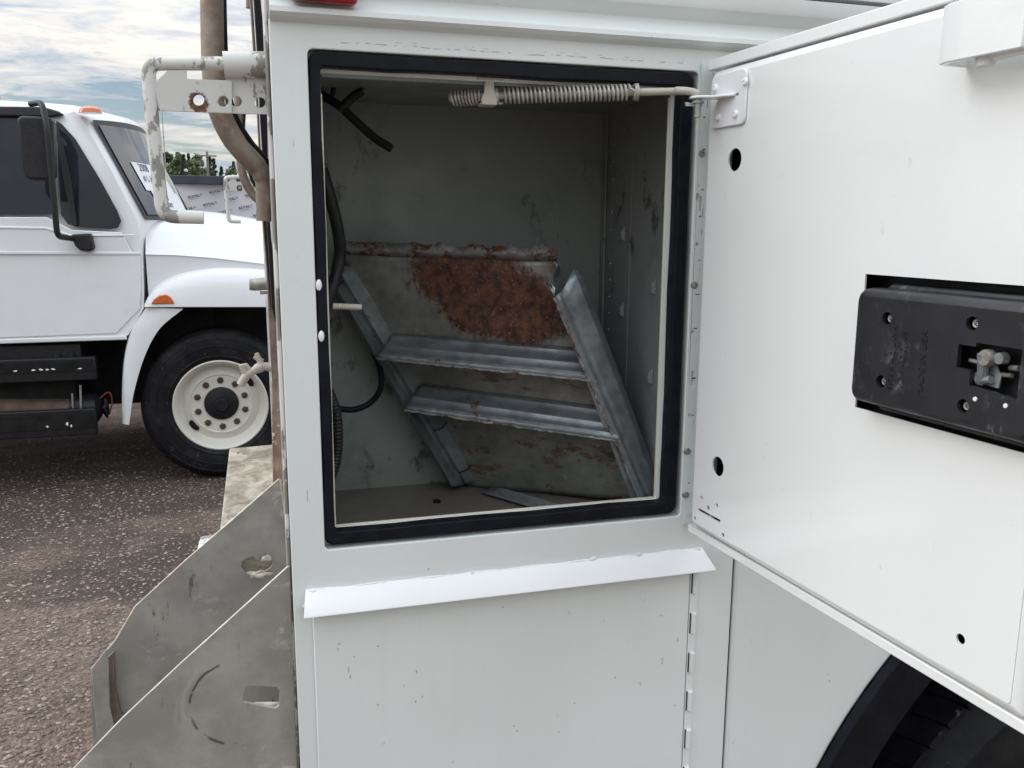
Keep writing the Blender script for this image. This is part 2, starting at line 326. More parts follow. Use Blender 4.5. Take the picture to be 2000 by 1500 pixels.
# ------------------------------------------------------------------ geometry helpers
def V(*a): return Vector(a)
def wloc(p):
    l = Vector((0, 0, 0))
    while p: l = l + p.location; p = p.parent
    return l
def finish(me, name, mat, parent=None, bevel=0, seg=2, ang=35, smooth=True, loc=None):
    o = bpy.data.objects.new(name, me); COL.objects.link(o)
    if mat: me.materials.append(MAT[mat])
    if smooth:
        me.polygons.foreach_set('use_smooth', [True]*len(me.polygons)); me.set_sharp_from_angle(angle=R(ang))
    # give the mesh its own origin at its bounding-box centre
    if len(me.vertices):
        xs = [v.co for v in me.vertices]
        c = Vector([(min(p[i] for p in xs)+max(p[i] for p in xs))/2 for i in range(3)])
        me.transform(Matrix.Translation(-c)); o.location = c
    if parent:
        o.parent = parent; o.location = o.location - wloc(parent)
    if bevel:
        b = o.modifiers.new('bevel', 'BEVEL'); b.width = bevel; b.segments = seg; b.limit_method = 'ANGLE'; b.angle_limit = R(40)
    return o
class MB:
    def __init__(s): s.v = []; s.f = []
    def add(s, vs, fs):
        o = len(s.v); s.v += [Vector(p) for p in vs]; s.f += [tuple(i+o for i in f) for f in fs]; return s
    def box(s, x0, x1, y0, y1, z0, z1):
        return s.add([(x0,y0,z0),(x1,y0,z0),(x1,y1,z0),(x0,y1,z0),(x0,y0,z1),(x1,y0,z1),(x1,y1,z1),(x0,y1,z1)],
                     [(0,3,2,1),(4,5,6,7),(0,1,5,4),(1,2,6,5),(2,3,7,6),(3,0,4,7)])
    def prism(s, poly, vec):
        vec = Vector(vec); n = len(poly); a = [Vector(p) for p in poly]
        return s.add(a+[p+vec for p in a], [tuple(range(n-1,-1,-1)), tuple(range(n,2*n))]+[(i,(i+1)%n,(i+1)%n+n,i+n) for i in range(n)])
    def loft(s, secs, closed=False, caps=True):
        n = len(secs[0]); vs = [p for q in secs for p in q]; fs = []
        for i in range(len(secs)-1):
            for j in range(n if closed else n-1):
                k = (j+1) % n; fs.append((i*n+j, i*n+k, (i+1)*n+k, (i+1)*n+j))
        if closed and caps: fs += [tuple(range(n-1,-1,-1)), tuple(range((len(secs)-1)*n, len(secs)*n))]
        return s.add(vs, fs)
    def tube(s, path, r, seg=12, caps=True):
        path = [Vector(p) for p in path]; N = len(path); rs = r if isinstance(r, (list, tuple)) else [r]*N
        t = [(path[min(i+1,N-1)]-path[max(i-1,0)]).normalized() for i in range(N)]
        a = t[0].orthogonal().normalized(); secs = []
        for i in range(N):
            a = (a - t[i]*a.dot(t[i])).normalized(); b = t[i].cross(a)
            secs.append([path[i]+(a*math.cos(2*math.pi*k/seg)+b*math.sin(2*math.pi*k/seg))*rs[i] for k in range(seg)])
        return s.loft(secs, True, caps)
    def lathe(s, prof, c, ax, seg=32, caps=True):
        c = Vector(c); ax = Vector(ax).normalized(); a = ax.orthogonal().normalized(); b = ax.cross(a)
        return s.loft([[c+ax*h+(a*math.cos(2*math.pi*k/seg)+b*math.sin(2*math.pi*k/seg))*max(r_,1e-5) for k in range(seg)] for r_, h in prof], True, caps)
    def build(s, name, mat, parent=None, bevel=0, seg=2, ang=35, smooth=True):
        me = bpy.data.meshes.new(name); me.from_pydata(s.v, [], s.f); me.validate()
        bm = bmesh.new(); bm.from_mesh(me); bmesh.ops.recalc_face_normals(bm, faces=bm.faces); bm.to_mesh(me); bm.free()
        return finish(me, name, mat, parent, bevel, seg, ang, smooth)
def box(name, mat, parent, x0, x1, y0, y1, z0, z1, bevel=0, seg=2): return MB().box(x0,x1,y0,y1,z0,z1).build(name, mat, parent, bevel, seg)
def rrect(x0, x1, z0, z1, r, n=5):
    p = []
    for cx_, cz_, a0 in ((x1-r, z1-r, 0), (x0+r, z1-r, 90), (x0+r, z0+r, 180), (x1-r, z0+r, 270)):
        for k in range(n+1):
            a = R(a0+90*k/n); p.append((cx_+r*math.cos(a), cz_+r*math.sin(a)))
    return p
def circ(x, z, r, n=20, rz=None): return [(x+r*math.cos(2*math.pi*k/n), z+(rz or r)*math.sin(2*math.pi*k/n)) for k in range(n)]
def plate(name, mat, parent, outline, holes, fn, n0, n1, bevel=0, seg=2, ang=35):
    """flat plate with real holes; fn(u, v, n) gives the world point"""
    cu = bpy.data.curves.new('tmp', 'CURVE'); cu.dimensions = '2D'; cu.fill_mode = 'BOTH'; cu.extrude = 0.5
    for ring in [outline]+list(holes):
        sp_ = cu.splines.new('POLY'); sp_.points.add(len(ring)-1); sp_.use_cyclic_u = True
        for i, p in enumerate(ring): sp_.points[i].co = (p[0], p[1], 0, 1)
    o = bpy.data.objects.new('tmp', cu); COL.objects.link(o)
    dg = bpy.context.evaluated_depsgraph_get(); me = bpy.data.meshes.new_from_object(o.evaluated_get(dg))
    bpy.data.objects.remove(o); bpy.data.curves.remove(cu); me.materials.clear(); me.name = name or 'print'
    bm = bmesh.new(); bm.from_mesh(me); bmesh.ops.remove_doubles(bm, verts=bm.verts, dist=1e-6)
    for v in bm.verts: v.co = fn(v.co.x, v.co.y, n0 if v.co.z < 0 else n1)
    bmesh.ops.recalc_face_normals(bm, faces=bm.faces); bmesh.ops.dissolve_limit(bm, angle_limit=R(1), verts=bm.verts, edges=bm.edges)
    bm.to_mesh(me); bm.free()
    return finish(me, name, mat, parent, bevel, seg, ang)
def front(u, v, n): return V(u, -n, v)              # the side of the truck: n grows towards the viewer
def text(name, mat, parent, body, size, fn, n=0.0, align='CENTER', shear=0.0, bold=0.0, depth=0.0):
    cu = bpy.data.curves.new('tmp', 'FONT'); cu.body = body; cu.size = size; cu.align_x = align; cu.shear = shear; cu.offset = bold; cu.extrude = depth; cu.resolution_u = 3
    o = bpy.data.objects.new('tmp', cu); COL.objects.link(o); dg = bpy.context.evaluated_depsgraph_get()
    me = bpy.data.meshes.new_from_object(o.evaluated_get(dg)); bpy.data.objects.remove(o); bpy.data.curves.remove(cu); me.materials.clear(); me.name = name or 'print'
    for v in me.vertices: v.co = fn(v.co.x, v.co.y, n+v.co.z)
    if name is None: return me
    return finish(me, name, mat, parent, smooth=False)
def empty(name, loc, label, cat, group=None):
    o = bpy.data.objects.new(name, None); COL.objects.link(o); o.location = loc; o.empty_display_size = 0.1
    o['label'] = label; o['category'] = cat
    if group: o['group'] = group
    return o
def tag(o, label, cat, group=None):
    o['label'] = label; o['category'] = cat
    if group: o['group'] = group
    return o
def inst(src, name, loc, parent, rot=None, scale=None):
    o = bpy.data.objects.new(name, src.data); COL.objects.link(o); o.parent = parent
    o.location = Vector(loc) - (wloc(parent) if parent else Vector((0,0,0)))
    if rot is not None: o.rotation_euler = rot
    if scale: o.scale = scale
    for md in src.modifiers:
        b = o.modifiers.new(md.name, md.type); b.width = md.width; b.segments = md.segments; b.limit_method = 'ANGLE'; b.angle_limit = md.angle_limit
    return o
def arc(pts, n=10):
    """smooth curve (Catmull-Rom) through points"""
    p = [Vector(q) for q in pts]; p = [p[0]*2-p[1]]+p+[p[-1]*2-p[-2]]; o = []
    for i in range(1, len(p)-2):
        for k in range(n):
            t = k/n; a, b, c, d = p[i-1], p[i], p[i+1], p[i+2]
            o.append(0.5*((2*b)+(c-a)*t+(2*a-5*b+4*c-d)*t*t+(3*b-a-3*c+d)*t**3))
    return o+[p[-2]]
def fillet(pts, r, n=6):
    p = [Vector(q) for q in pts]; o = [p[0]]
    for i in range(1, len(p)-1):
        a = (p[i-1]-p[i]).normalized(); b = (p[i+1]-p[i]).normalized()
        s, e = p[i]+a*r, p[i]+b*r
        for k in range(n+1):
            t = k/n; o.append(s*(1-t)**2+p[i]*2*t*(1-t)+e*t*t)
    return o+[p[-1]]

# ------------------------------------------------------------------ ground
bm = bmesh.new(); bmesh.ops.create_grid(bm, x_segments=60, y_segments=60, size=400)
me = bpy.data.meshes.new('ground'); bm.to_mesh(me); bm.free()
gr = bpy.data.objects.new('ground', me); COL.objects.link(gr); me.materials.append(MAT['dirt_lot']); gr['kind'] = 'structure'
def stones(name, mat, n, smin, smax, label):
    b = MB(); ic = [(0,0,1),(.9,0,.3),(.28,.85,.3),(-.72,.53,.3),(-.72,-.53,.3),(.28,-.85,.3),(0,0,-.4)]
    fs = [(0,1,2),(0,2,3),(0,3,4),(0,4,5),(0,5,1),(6,2,1),(6,3,2),(6,4,3),(6,5,4),(6,1,5)]
    for _ in range(n):
        y = 1.5+5.5*random.random()**1.5; x = random.uniform(-0.45*y-0.35, 0.1); s = smin+(smax-smin)*random.random()**3
        a = random.uniform(0, 6.28); c, d = math.cos(a), math.sin(a); sx, sy, sz = s*random.uniform(.7,1.3), s*random.uniform(.7,1.3), s*random.uniform(.4,.8)
        b.add([(x+(p[0]*sx*c-p[1]*sy*d)*random.uniform(.85,1.15), y+(p[0]*sx*d+p[1]*sy*c)*random.uniform(.85,1.15), p[2]*sz) for p in ic], fs)
    o = b.build(name, mat, smooth=False); o['kind'] = 'stuff'; tag(o, label, 'gravel'); return o
stones('gravel', 'pebble', 15000, 0.0014, 0.0125, 'pale small stones scattered over the dirt lot')
stones('dark_gravel', 'pebble_dark', 30000, 0.002, 0.012, 'dark brown small stones scattered over the dirt lot')

# ------------------------------------------------------------------ utility truck (the near one)
T = empty('utility_truck', (1.4, 1.15, 0), 'white utility truck body with an open empty side compartment and swung-out door', 'truck')
X0 = 0.02; XL, XR, ZB, ZT = 0.056, 0.485, 1.328, 1.850     # opening in the side panel
TL_, TR_, TB_, TT_ = 0.0692, 0.4610, 1.3465, 1.8305        # clear opening inside the gasket
XI0, XI1, YI, ZF, ZC = 0.034, 0.503, 0.32, 1.296, 1.842    # inside of the compartment
XE = 2.9
frame = plate('side_panel', 'body_paint', T, rrect(X0, 0.5625, 0.62, 1.876, 0.002, 1), [rrect(XL, XR, ZB, ZT, 0.006)], front, -0.0025, 0.0, 0.0022, 3)
ac, az_, ar = 1.334, 0.622, 0.70
arcpts = [(ac+ar*math.cos(R(a)), az_+ar*math.sin(R(a))) for a in range(178, 1, -4)]
plate('quarter_panel', 'quarter_paint', T, [(0.5655, 0.62)]+[(arcpts[0][0]-0.0, 0.62)]+arcpts+[(arcpts[-1][0], 0.62), (XE, 0.62), (XE, 1.876), (0.5655, 1.876)], [], front, -0.02, 0.0015, 0.005, 3)
box('panel_backing', 'dull_black', T, 0.555, 0.575, 0.004, 0.012, 0.64, 1.87)
# wheel arch flare, liner and wheel
fl = [[V(ac+rr*math.cos(R(a)), y, az_+rr*math.sin(R(a))) for rr, y in ((ar-0.002, 0.004), (ar+0.004, -0.006), (ar-0.004, -0.014), (ar-0.075, -0.010), (ar-0.082, 0.004), (ar-0.075, 0.02))] for a in range(180, -1, -4)]
MB().loft(fl, True).build('wheel_arch_flare', 'rubber', T)
MB().loft([[V(ac+(ar-0.01)*math.cos(R(a)), y, az_+(ar-0.01)*math.sin(R(a))) for y in (0.022, 0.75)] for a in range(190, -11, -5)]).build('wheel_well', 'dull_black', T)
wl = MB().lathe([(0.28,0.0),(0.40,-0.01),(0.47,-0.005),(0.505,0.03),(0.515,0.06),(0.515,0.24),(0.50,0.27),(0.28,0.28)], (1.36, 0.06, 0.52), (0,1,0), 72, False).build('wheel', 'tyre', T)
tb = MB()
for k in range(72):
    a = 2*math.pi*k/72; c, s_ = math.cos(a), math.sin(a)
    for y0, y1, sk_ in ((0.085, 0.155, 0.3), (0.175, 0.245, -0.3), (0.255, 0.325, 0.3)):
        rad, tan = V(c,0,s_), V(-s_,0,c); p = V(1.36, 0, 0.52)
        q = [p+rad*rr+tan*(tt+(yy-y0)*sk_)+V(0,yy,0) for rr in (0.505, 0.519) for tt, yy in ((-0.017,y0),(0.017,y0),(0.017,y1),(-0.017,y1))]
        tb.add(q, [(0,3,2,1),(4,5,6,7),(0,1,5,4),(1,2,6,5),(2,3,7,6),(3,0,4,7)])
tb.build('tread', 'tyre', wl, smooth=False)
MB().lathe([(0.0,0.03),(0.10,0.02),(0.14,0.05),(0.27,0.06),(0.29,0.0)], (1.36, 0.06, 0.52), (0,1,0), 40).build('rim', 'rim_white', wl)
# header with drip bead
prof = [(0.014,1.868),(0.0015,1.872),(-0.003,1.8752),(-0.0095,1.8765),(-0.0135,1.8800),(-0.0130,1.8850),(-0.0090,1.8885),(-0.001,1.8915),(0.0055,1.9000),(0.0075,1.9045),
        (0.0055,1.9075),(-0.0015,1.9120),(-0.0055,1.9155),(-0.0068,1.9190),(-0.0065,1.9330),(0.010,1.9335),(0.010,1.9375),(-0.0065,1.938),(-0.0065,2.10),(0.014,2.12)]
MB().loft([[V(x, y, z) for y, z in prof] for x in (0.0215, 0.3, 0.6, 1.2, XE)], True).build('drip_rail', 'body_paint', T, ang=28)
box('body_roof', 'body_paint', T, X0, XE, 0.014, 2.30, 2.085, 2.118, 0.004)
box('far_side_panel', 'body_paint', T, X0, XE, 2.29, 2.302, 0.62, 2.08)
box('front_bulkhead', 'body_paint', T, XE-0.02, XE-0.004, 0.016, 2.285, 0.62, 2.08)
box('rear_panel', 'rear_peel', T, X0+0.0006, X0+0.011, 0.0035, 2.285, 0.66, 2.08)
rp = box('rear_corner_post', 'rear_peel', T, X0-0.004, X0+0.0002, 0.03, 0.075, 0.90, 2.08, 0.0015)
box('chassis', 'dull_black', T, 0.06, XE, 0.55, 1.75, 0.62, 0.95)
# recessed flange, gasket and trim
for nm, a in (('opening_return', (XL-0.0024, XL, 0.0026, 0.018, ZB-0.002, ZT+0.002)), ('opening_return', (XR, XR+0.0024, 0.0026, 0.018, ZB-0.002, ZT+0.002)),
              ('opening_return', (XL+0.0001, XR-0.0001, 0.0026, 0.018, ZT, ZT+0.0024)), ('opening_return', (XL+0.0001, XR-0.0001, 0.0026, 0.018, ZB-0.0024, ZB))):
    box(nm, 'body_paint', T, *a)
plate('seal_flange', 'body_paint', T, rrect(XL-0.006, XR+0.006, ZB-0.006, ZT+0.006, 0.002, 1), [rrect(TL_, TR_, TB_, TT_, 0.003)], front, -0.0215, -0.0185)
def wavy(ring, amp, seed):
    rd = random.Random(seed); ph = [rd.uniform(0, 6.28) for _ in range(4)]; o = []
    for i, p in enumerate(ring):
        o.append((p[0]+amp*math.sin(p[1]*31+ph[0])+amp*0.5*math.sin(p[1]*77+ph[1]), p[1]+amp*math.sin(p[0]*36+ph[2])+amp*0.5*math.sin(p[0]*81+ph[3])))
    return o
def dens(ring, k=8):
    o = []
    for i in range(len(ring)):
        a, b = ring[i], ring[(i+1) % len(ring)]; L = math.hypot(b[0]-a[0], b[1]-a[1]); n = max(1, int(L/0.03))
        for j in range(n): o.append((a[0]+(b[0]-a[0])*j/n, a[1]+(b[1]-a[1])*j/n))
    return o
g_o = wavy(dens(rrect(XL+0.0010, XR-0.0055, ZB+0.0055, ZT-0.0018, 0.012)), 0.0007, 1); g_i = wavy(dens(rrect(TL_-0.0012, TR_+0.0035, TB_+0.0005, TT_+0.0035, 0.004)), 0.0005, 2)
gk = plate('door_gasket', 'rubber', T, g_o, [g_i], front, -0.0183, -0.0010, 0.0052, 4, 50)
g_c = [((a+b)/2) for a, b in ((XL+0.003, TL_), (XR-0.004, TR_+0.003))]; zc_ = [(ZB+0.005+TB_)/2, (ZT-0.006+TT_+0.004)/2]
lip = rrect(XL+0.0006, XR-0.0022, ZB+0.0022, ZT-0.0022, 0.010); lip_i = rrect(XL+0.0022, XR-0.0045, ZB+0.0045, ZT-0.0047, 0.010)
plate('gasket_lip', 'rubber', T, lip, [lip_i], front, -0.0183, -0.0085, 0.0006)
tw = 0.0022
for a in ((TL_-0.0007, TL_+tw*0.6, 0.0216, 0.030, TB_, TT_-0.02), (TR_-0.0012, TR_+0.0030, 0.0216, 0.0250, TB_, TT_-0.0065), (TL_+tw*0.62, TR_-0.0014, 0.0216, 0.0250, TB_-0.001, TB_+0.0016), ):
    box('opening_trim', 'trim_cream', T, *a, bevel=0.0006)
box('opening_trim', 'interior_grey', T, TL_+tw*0.62, TR_, 0.0216, 0.031, TT_-0.0035, TT_+0.0005, bevel=0.0006)  # top strip coloured darker than the cream trim to paint in its shade
# inside of the compartment
box('compartment_back', 'interior_grey', T, XI0-0.004, XI1+0.004, YI, YI+0.004, ZF-0.006, ZC+0.006)
box('compartment_left_wall', 'interior_grey', T, XI0-0.006, XI0, 0.022, YI-0.001, ZF-0.004, ZC+0.004)
rwall = box('compartment_right_wall', 'interior_dark', T, XI1, XI1+0.006, 0.022, YI-0.001, ZF-0.004, ZC+0.004)
box('compartment_ceiling', 'interior_grey', T, XI0+0.001, XI1-0.001, 0.022, YI-0.002, ZC, ZC+0.005)
box('compartment_floor', 'interior_floor', T, XI0+0.001, XI1-0.001, 0.022, YI-0.002, ZF-0.005, ZF)
box('corner_flange', 'interior_dark', T, XI1-0.004, XI1-0.0005, YI-0.016, YI-0.0005, ZF+0.001, ZC-0.001, 0.001)
box('wall_seam', 'interior_dark', T, XI1-0.0012, XI1+0.0001, 0.215, 0.2175, ZF+0.02, ZC-0.02)
rv = MB().lathe([(0.0,-0.0032),(0.0020,-0.0028),(0.0029,-0.0008),(0.0029,0.0004)], (0,0,0), (1,0,0), 10).build('dimple', 'galv_clean', rwall)
rv.location = V(XI1-0.0002, YI-0.034, 1.70)-wloc(rwall)
z = 1.795
k = 0
while z > 1.36:
    inst(rv, 'dimple', (XI1-0.0002, YI-0.034, z), rwall); z -= 0.0245; k += 1
for (yy, zz) in ((0.235, 1.668), (0.232, 1.560), (0.232, 1.44), (0.13, 1.60), (0.13, 1.48)):
    MB().prism([(XI1-0.0005, yy-0.004, zz+0.011), (XI1-0.0065, yy-0.002, zz+0.004), (XI1-0.0065, yy-0.002, zz-0.008), (XI1-0.0005, yy-0.004, zz-0.011)], (0, 0.005, 0)).build('shelf_tab', 'interior_dark', rwall, 0.0008)
box('left_wall_seam', 'interior_dark', T, XI0, XI0+0.002, 0.2, 0.21, ZF+0.01, ZC-0.01)
# wiring in the compartment
yy = 0.20
MB().tube(arc([pt(610, 175, yy), pt(660, 205, yy-0.01), pt(690, 232, yy-0.015), pt(730, 268, yy-0.02), pt(764, 290, yy-0.03)], 6), 0.0055, 12).build('wire_loom', 'black_plastic', T)
MB().tube(arc([pt(662, 216, yy-0.012), pt(678, 200, yy-0.014), pt(694, 186, yy-0.016), pt(709, 178, yy-0.018)], 5), [0.0055]*13+[0.005]*3, 12).build('wire_branch', 'black_plastic', T)
MB().tube(arc([pt(707, 180, yy-0.018), pt(712, 165, yy-0.015), pt(709, 150, yy-0.01), pt(700, 135, yy)], 5), 0.0018, 8).build('red_wire', 'red_wire', T)
MB().tube(arc([pt(624, 172, yy), pt(638, 152, yy-0.005), pt(650, 165, yy-0.006), pt(650, 182, yy-0.006), pt(640, 192, yy-0.003), pt(622, 195, yy)], 6), 0.003, 10).build('wire_loop', 'black_plastic', T)
MB().tube(arc([pt(628, 330, .15), pt(646, 390, .15), pt(660, 450, .16), pt(664, 500, .17), pt(650, 560, .16), pt(630, 610, .14)], 8), 0.0075, 12).build('left_hose', 'black_plastic', T)
MB().tube(arc([pt(640, 795, .20), pt(690, 800, .21), pt(725, 785, .22), pt(744, 755, .24), pt(740, 715, .26), pt(715, 660, .28)], 8), 0.0040, 12).build('black_cable', 'rubber', T)
cs = MB(); pth = arc([pt(640, 760, .12), pt(655, 800, .12), pt(660, 850, .12), pt(656, 900, .12), pt(640, 950, .11)], 14)
cs.tube(pth, [0.0058+0.0009*(i % 2) for i in range(len(pth))], 12).build('corrugated_hose', 'black_plastic', T)
# threaded bolt and clips on the left jamb
bp = [pt(650, 598, .03).lerp(pt(706, 600, .03), i/33) for i in range(34)]
MB().tube(bp, [0.0030+0.0006*(i % 2) for i in range(34)], 10).build('threaded_bolt', 'beige_paint', T)
for (a, b) in ((619, 557), (624, 657)):
    p = pt(a, b, -0.0005)+V(0.0016, 0, 0); MB().lathe([(0.0,-0.0030),(0.003,-0.0026),(0.0048,-0.001),(0.0052,0.003)], p, (0.25,1,0), 18).build('gasket_clip', 'white_plastic', T).scale = (0.6, 0.6, 1.15)

# upper hinge: leaf with rivets, slots and barrel
HX0, HX1 = 0.4868, 0.5010
slots = []
for (a, b) in ((1368, 398), (1352, 738)):
    p = pt(a, b, -0.003); slots.append(rrect(p.x-0.0019, p.x+0.0019, p.z-0.0085, p.z+0.0085, 0.0018, 4))
for (a, b) in ((1361, 477), (1352, 648), (1346, 810)):
    p = pt(a, b, -0.003); slots.append(circ(p.x, p.z, 0.0021, 12))
p = pt(1337, 1037, -0.003); 
hl = plate('upper_hinge', 'body_paint', T, rrect(HX0, HX1, 1.318, 1.859, 0.0012, 2), slots, front, 0.0006, 0.0032, 0.0005)
box('hinge_notch', 'body_paint', hl, HX0+0.003, HX1-0.003, -0.0042, -0.0033, 1.330, 1.334)
rivet = MB().lathe([(0.0,-0.0012),(0.0012,-0.0014),(0.0016,-0.0030),(0.0036,-0.0026),(0.0046,-0.0008),(0.0046,0.0)], (0,0,0), (0,1,0), 16).build('rivet', 'dull_steel', hl)
rl = [pt(a, b, -0.0033) for a, b in ((1371, 300), (1357, 557), (1343, 882), (1340, 967))]
rivet.location = rl[0]-wloc(hl)
for p in rl[1:]: inst(rivet, 'rivet', p, hl)
for zz in (1.80, 1.765, 1.72, 1.69, 1.64, 1.60, 1.56, 1.50, 1.455, 1.41, 1.37):
    box('stamp_mark', 'dull_black', hl, HX0+0.003+random.uniform(0,0.003), HX0+0.0065+random.uniform(0,0.003), -0.00345, -0.0031, zz, zz+random.uniform(0.0006,0.0016))
MB().tube([V(0.5045, -0.0065, z_) for z_ in (1.318, 1.859)], 0.0042, 14).build('hinge_barrel', 'body_paint', hl)

# lower compartment door, drip cap and piano hinge
ld = plate('lower_door', 'body_paint', T, rrect(0.0398, 0.5000, 0.64, 1.272, 0.003, 2), [], front, 0.0008, 0.0048, 0.0015, 3)
h2 = box('piano_hinge', 'body_paint', T, 0.5012, 0.5110, -0.0042, -0.0006, 0.66, 1.2745, 0.0004)
kn = MB().lathe([(0.0005,-0.0137),(0.0030,-0.0135),(0.0037,-0.0128),(0.0037,0.0128),(0.0030,0.0135),(0.0005,0.0137)], (0,0,0), (0,0,1), 14).build('knuckle', 'quarter_paint', h2)
gp = MB().box(-0.0012, 0.0012, -0.0006, 0.0006, -0.0132, 0.0132).build('hinge_gap', 'dull_black', h2)
zz = 1.240; first = True
while zz > 0.68:
    if first: kn.location = V(0.5072, -0.0048, zz)-wloc(h2); gp.location = V(0.5035, -0.0046, zz)-wloc(h2); first = False
    else: inst(kn, 'knuckle', (0.5072, -0.0048, zz), h2); inst(gp, 'hinge_gap', (0.5035, -0.0046, zz), h2)
    zz -= 0.0535
dc = MB()
x0_, x1_ = 0.0335, 0.5160; secs = []
N = 40
for i in range(N+1):
    t = i/N; x = x0_+(x1_-x0_)*t; e = 0.010*t-0.004*(1-t); wob = 0.0006*math.sin(i*0.9)
    xx = x + (0.008 if i == 0 else 0); 
    secs.append([V(x, -0.0008, 1.2845+wob), V(x, -0.0040, 1.2850+wob), V(x+e*0.9, -0.0225, 1.2640), V(x+e*0.9, -0.0230, 1.2615), V(x+e*0.9, -0.0205, 1.2612), V(x, -0.0008, 1.2805)])
MB().loft(secs, True).build('drip_cap', 'fresh_white', T, 0.0005)
cb_ = MB(); pth = [V(x0_+(x1_-x0_)*i/160, -0.0028+0.0003*math.sin(i*1.7), 1.2846+0.0006*math.sin(i*0.31)+0.0002*math.sin(i*2.3)) for i in range(161)]
cb_.tube(pth, [0.0011+0.0004*random.random() for _ in pth], 8).build('caulk_bead', 'caulk', T)
def blob(name, c, r, seed, parent, mat='caulk', sq=(1, 0.6, 1)):
    rd = random.Random(seed); bm = bmesh.new(); bmesh.ops.create_icosphere(bm, subdivisions=3, radius=1)
    ph = [V(rd.uniform(-3,3), rd.uniform(-3,3), rd.uniform(-3,3)) for _ in range(5)]
    for v in bm.verts:
        k = 1+0.16*sum(math.sin(v.co.dot(p)*1.6+p.x) for p in ph); v.co = Vector((v.co.x*sq[0], v.co.y*sq[1], v.co.z*sq[2]))*r*k+Vector(c)
    me = bpy.data.meshes.new(name); bm.to_mesh(me); bm.free(); return finish(me, name, mat, parent)
for i, (a, b, r_) in enumerate(((606, 1166, .006), (600, 1182, .005), (612, 1155, .0045), (922, 1119, .0042), (1158, 1092, .0036), (1247, 1084, .0042), (1363, 1074, .0055), (1372, 1080, .0045))):
    blob('weld_blob', pt(a, b, -0.004), r_*0.8, i, T, 'caulk', (1.1, .5, .8))

# red marker lamp above the drip bead
p0, p1 = pt(566, 20, -0.02), pt(697, 20, -0.02)
lp = plate('marker_lamp', 'red_lens', T, rrect(0.0405, 0.1050, 1.8890, 1.9180, 0.006), [], front, 0.0070, 0.0225, 0.004, 4)
plate('lens_inset', 'red_lens', lp, rrect(0.0535, 0.0925, 1.8945, 1.915, 0.003), [], front, 0.0225, 0.0250, 0.001)
for xx in (0.047, 0.099): MB().lathe([(0,-0.0012),(0.0026,-0.001),(0.0034,0.0)], (xx, -0.0228, 1.898), (0,1,0), 12).build('lamp_screw', 'dull_steel', lp)

# rubbed scuffs and dings on the lower door and quarter panel (thin flakes of lifted paint)
for i, (a, b, sx_, sz_) in enumerate(((662, 1258, 1.2, .8), (660, 1268, .6, 1.2), (681, 1308, .5, 2.4), (684, 1322, .5, 1.5), (738, 1262, .8, .8), (692, 1283, .7, .7), (738, 1376, .9, .9), (812, 1370, .6, 1.0), (982, 1186, .8, .8), (1122, 1373, .7, 1.1), (1004, 1418, .8, .7), (1010, 1428, .8, .6), (1089, 1397, .6, .7), (1324, 1250, .6, 3.0), (1318, 1378, .9, .8), (1620, 1330, 1.0, 1.2), (1617, 1318, .6, .6), (884, 1488, .7, .7), (1091, 1430, .9, .7))):
    blob('paint_chip', pt(a, b, -0.0049 if a < 1400 else -0.0017), 0.0013, 60+i, T, 'chip_grey', (sx_, .12, sz_))

# ------------------------------------------------------------------ compartment door (opened about 95 degrees)
DT = R(85.5); DH = V(0.480, 0, 0)
dd = V(math.cos(DT), -math.sin(DT), 0); dn = V(-math.sin(DT), -math.cos(DT), 0)
def dr(s, z, n): return DH + dd*s + dn*n + V(0, 0, z)
def dpx(a, b, n=0.0):                               # photo pixel -> (s, z) on the door face
    o = DH+dn*n; d = ray(a, b); k = (o-CAMP).dot(dn)/d.dot(dn); q_ = CAMP+d*k; return (q_-o).dot(dd), q_.z
skin = plate('compartment_door', 'door_paint', T, rrect(0.016, 0.4885, 1.3135, 1.8600, 0.004, 3), [], dr, -0.0330, -0.0265, 0.0022, 3)
skin['label'] = 'white compartment door swung open with a black latch box'
# folded edges of the outer skin, standing behind the inner pan
for a in ((0.0165, 0.488, 1.8478, 1.8597), (0.0165, 0.488, 1.3138, 1.3236), (0.4765, 0.488, 1.3238, 1.8476)):
    b = MB(); b.add([dr(s, z, n) for n in (-0.0262, -0.0060) for s, z in ((a[0], a[2]), (a[1], a[2]), (a[1], a[3]), (a[0], a[3]))], [(0,3,2,1),(4,5,6,7),(0,1,5,4),(1,2,6,5),(2,3,7,6),(3,0,4,7)])
    b.build('folded_edge', 'door_paint', skin, 0.0012)
holes = []
for (a, b, r_) in ((1435, 312, 0.0118), (1402, 911, 0.0112)):
    s, z = dpx(a, b); holes.append(circ(s, z, r_, 28))
for (a, b, r_) in ((1370, 972, .0022), (1383, 992, .0027), (1400, 987, .0022), (1357, 1012, .0022), (1412, 1045, .0025), (1876, 1248, .0042)):
    s, z = dpx(a, b); holes.append(circ(s, z, r_, 14))
s0, z0 = dpx(1364, 994); s1, z1 = dpx(1406, 1018); holes.append(rrect(s0-0.001, s1+0.001, 1.3505, 1.3538, 0.0016, 4))
holes.append([(0.2850, 1.5225), (0.4560, 1.5225), (0.4560, 1.6398), (0.2850, 1.6398)])
pan_o = rrect(0.0345, 0.4640, 1.3345, 1.8365, 0.003, 3)
pan = plate('inner_panel', 'door_paint', skin, pan_o, holes, dr, -0.0018, 0.0, 0.0006, 2)
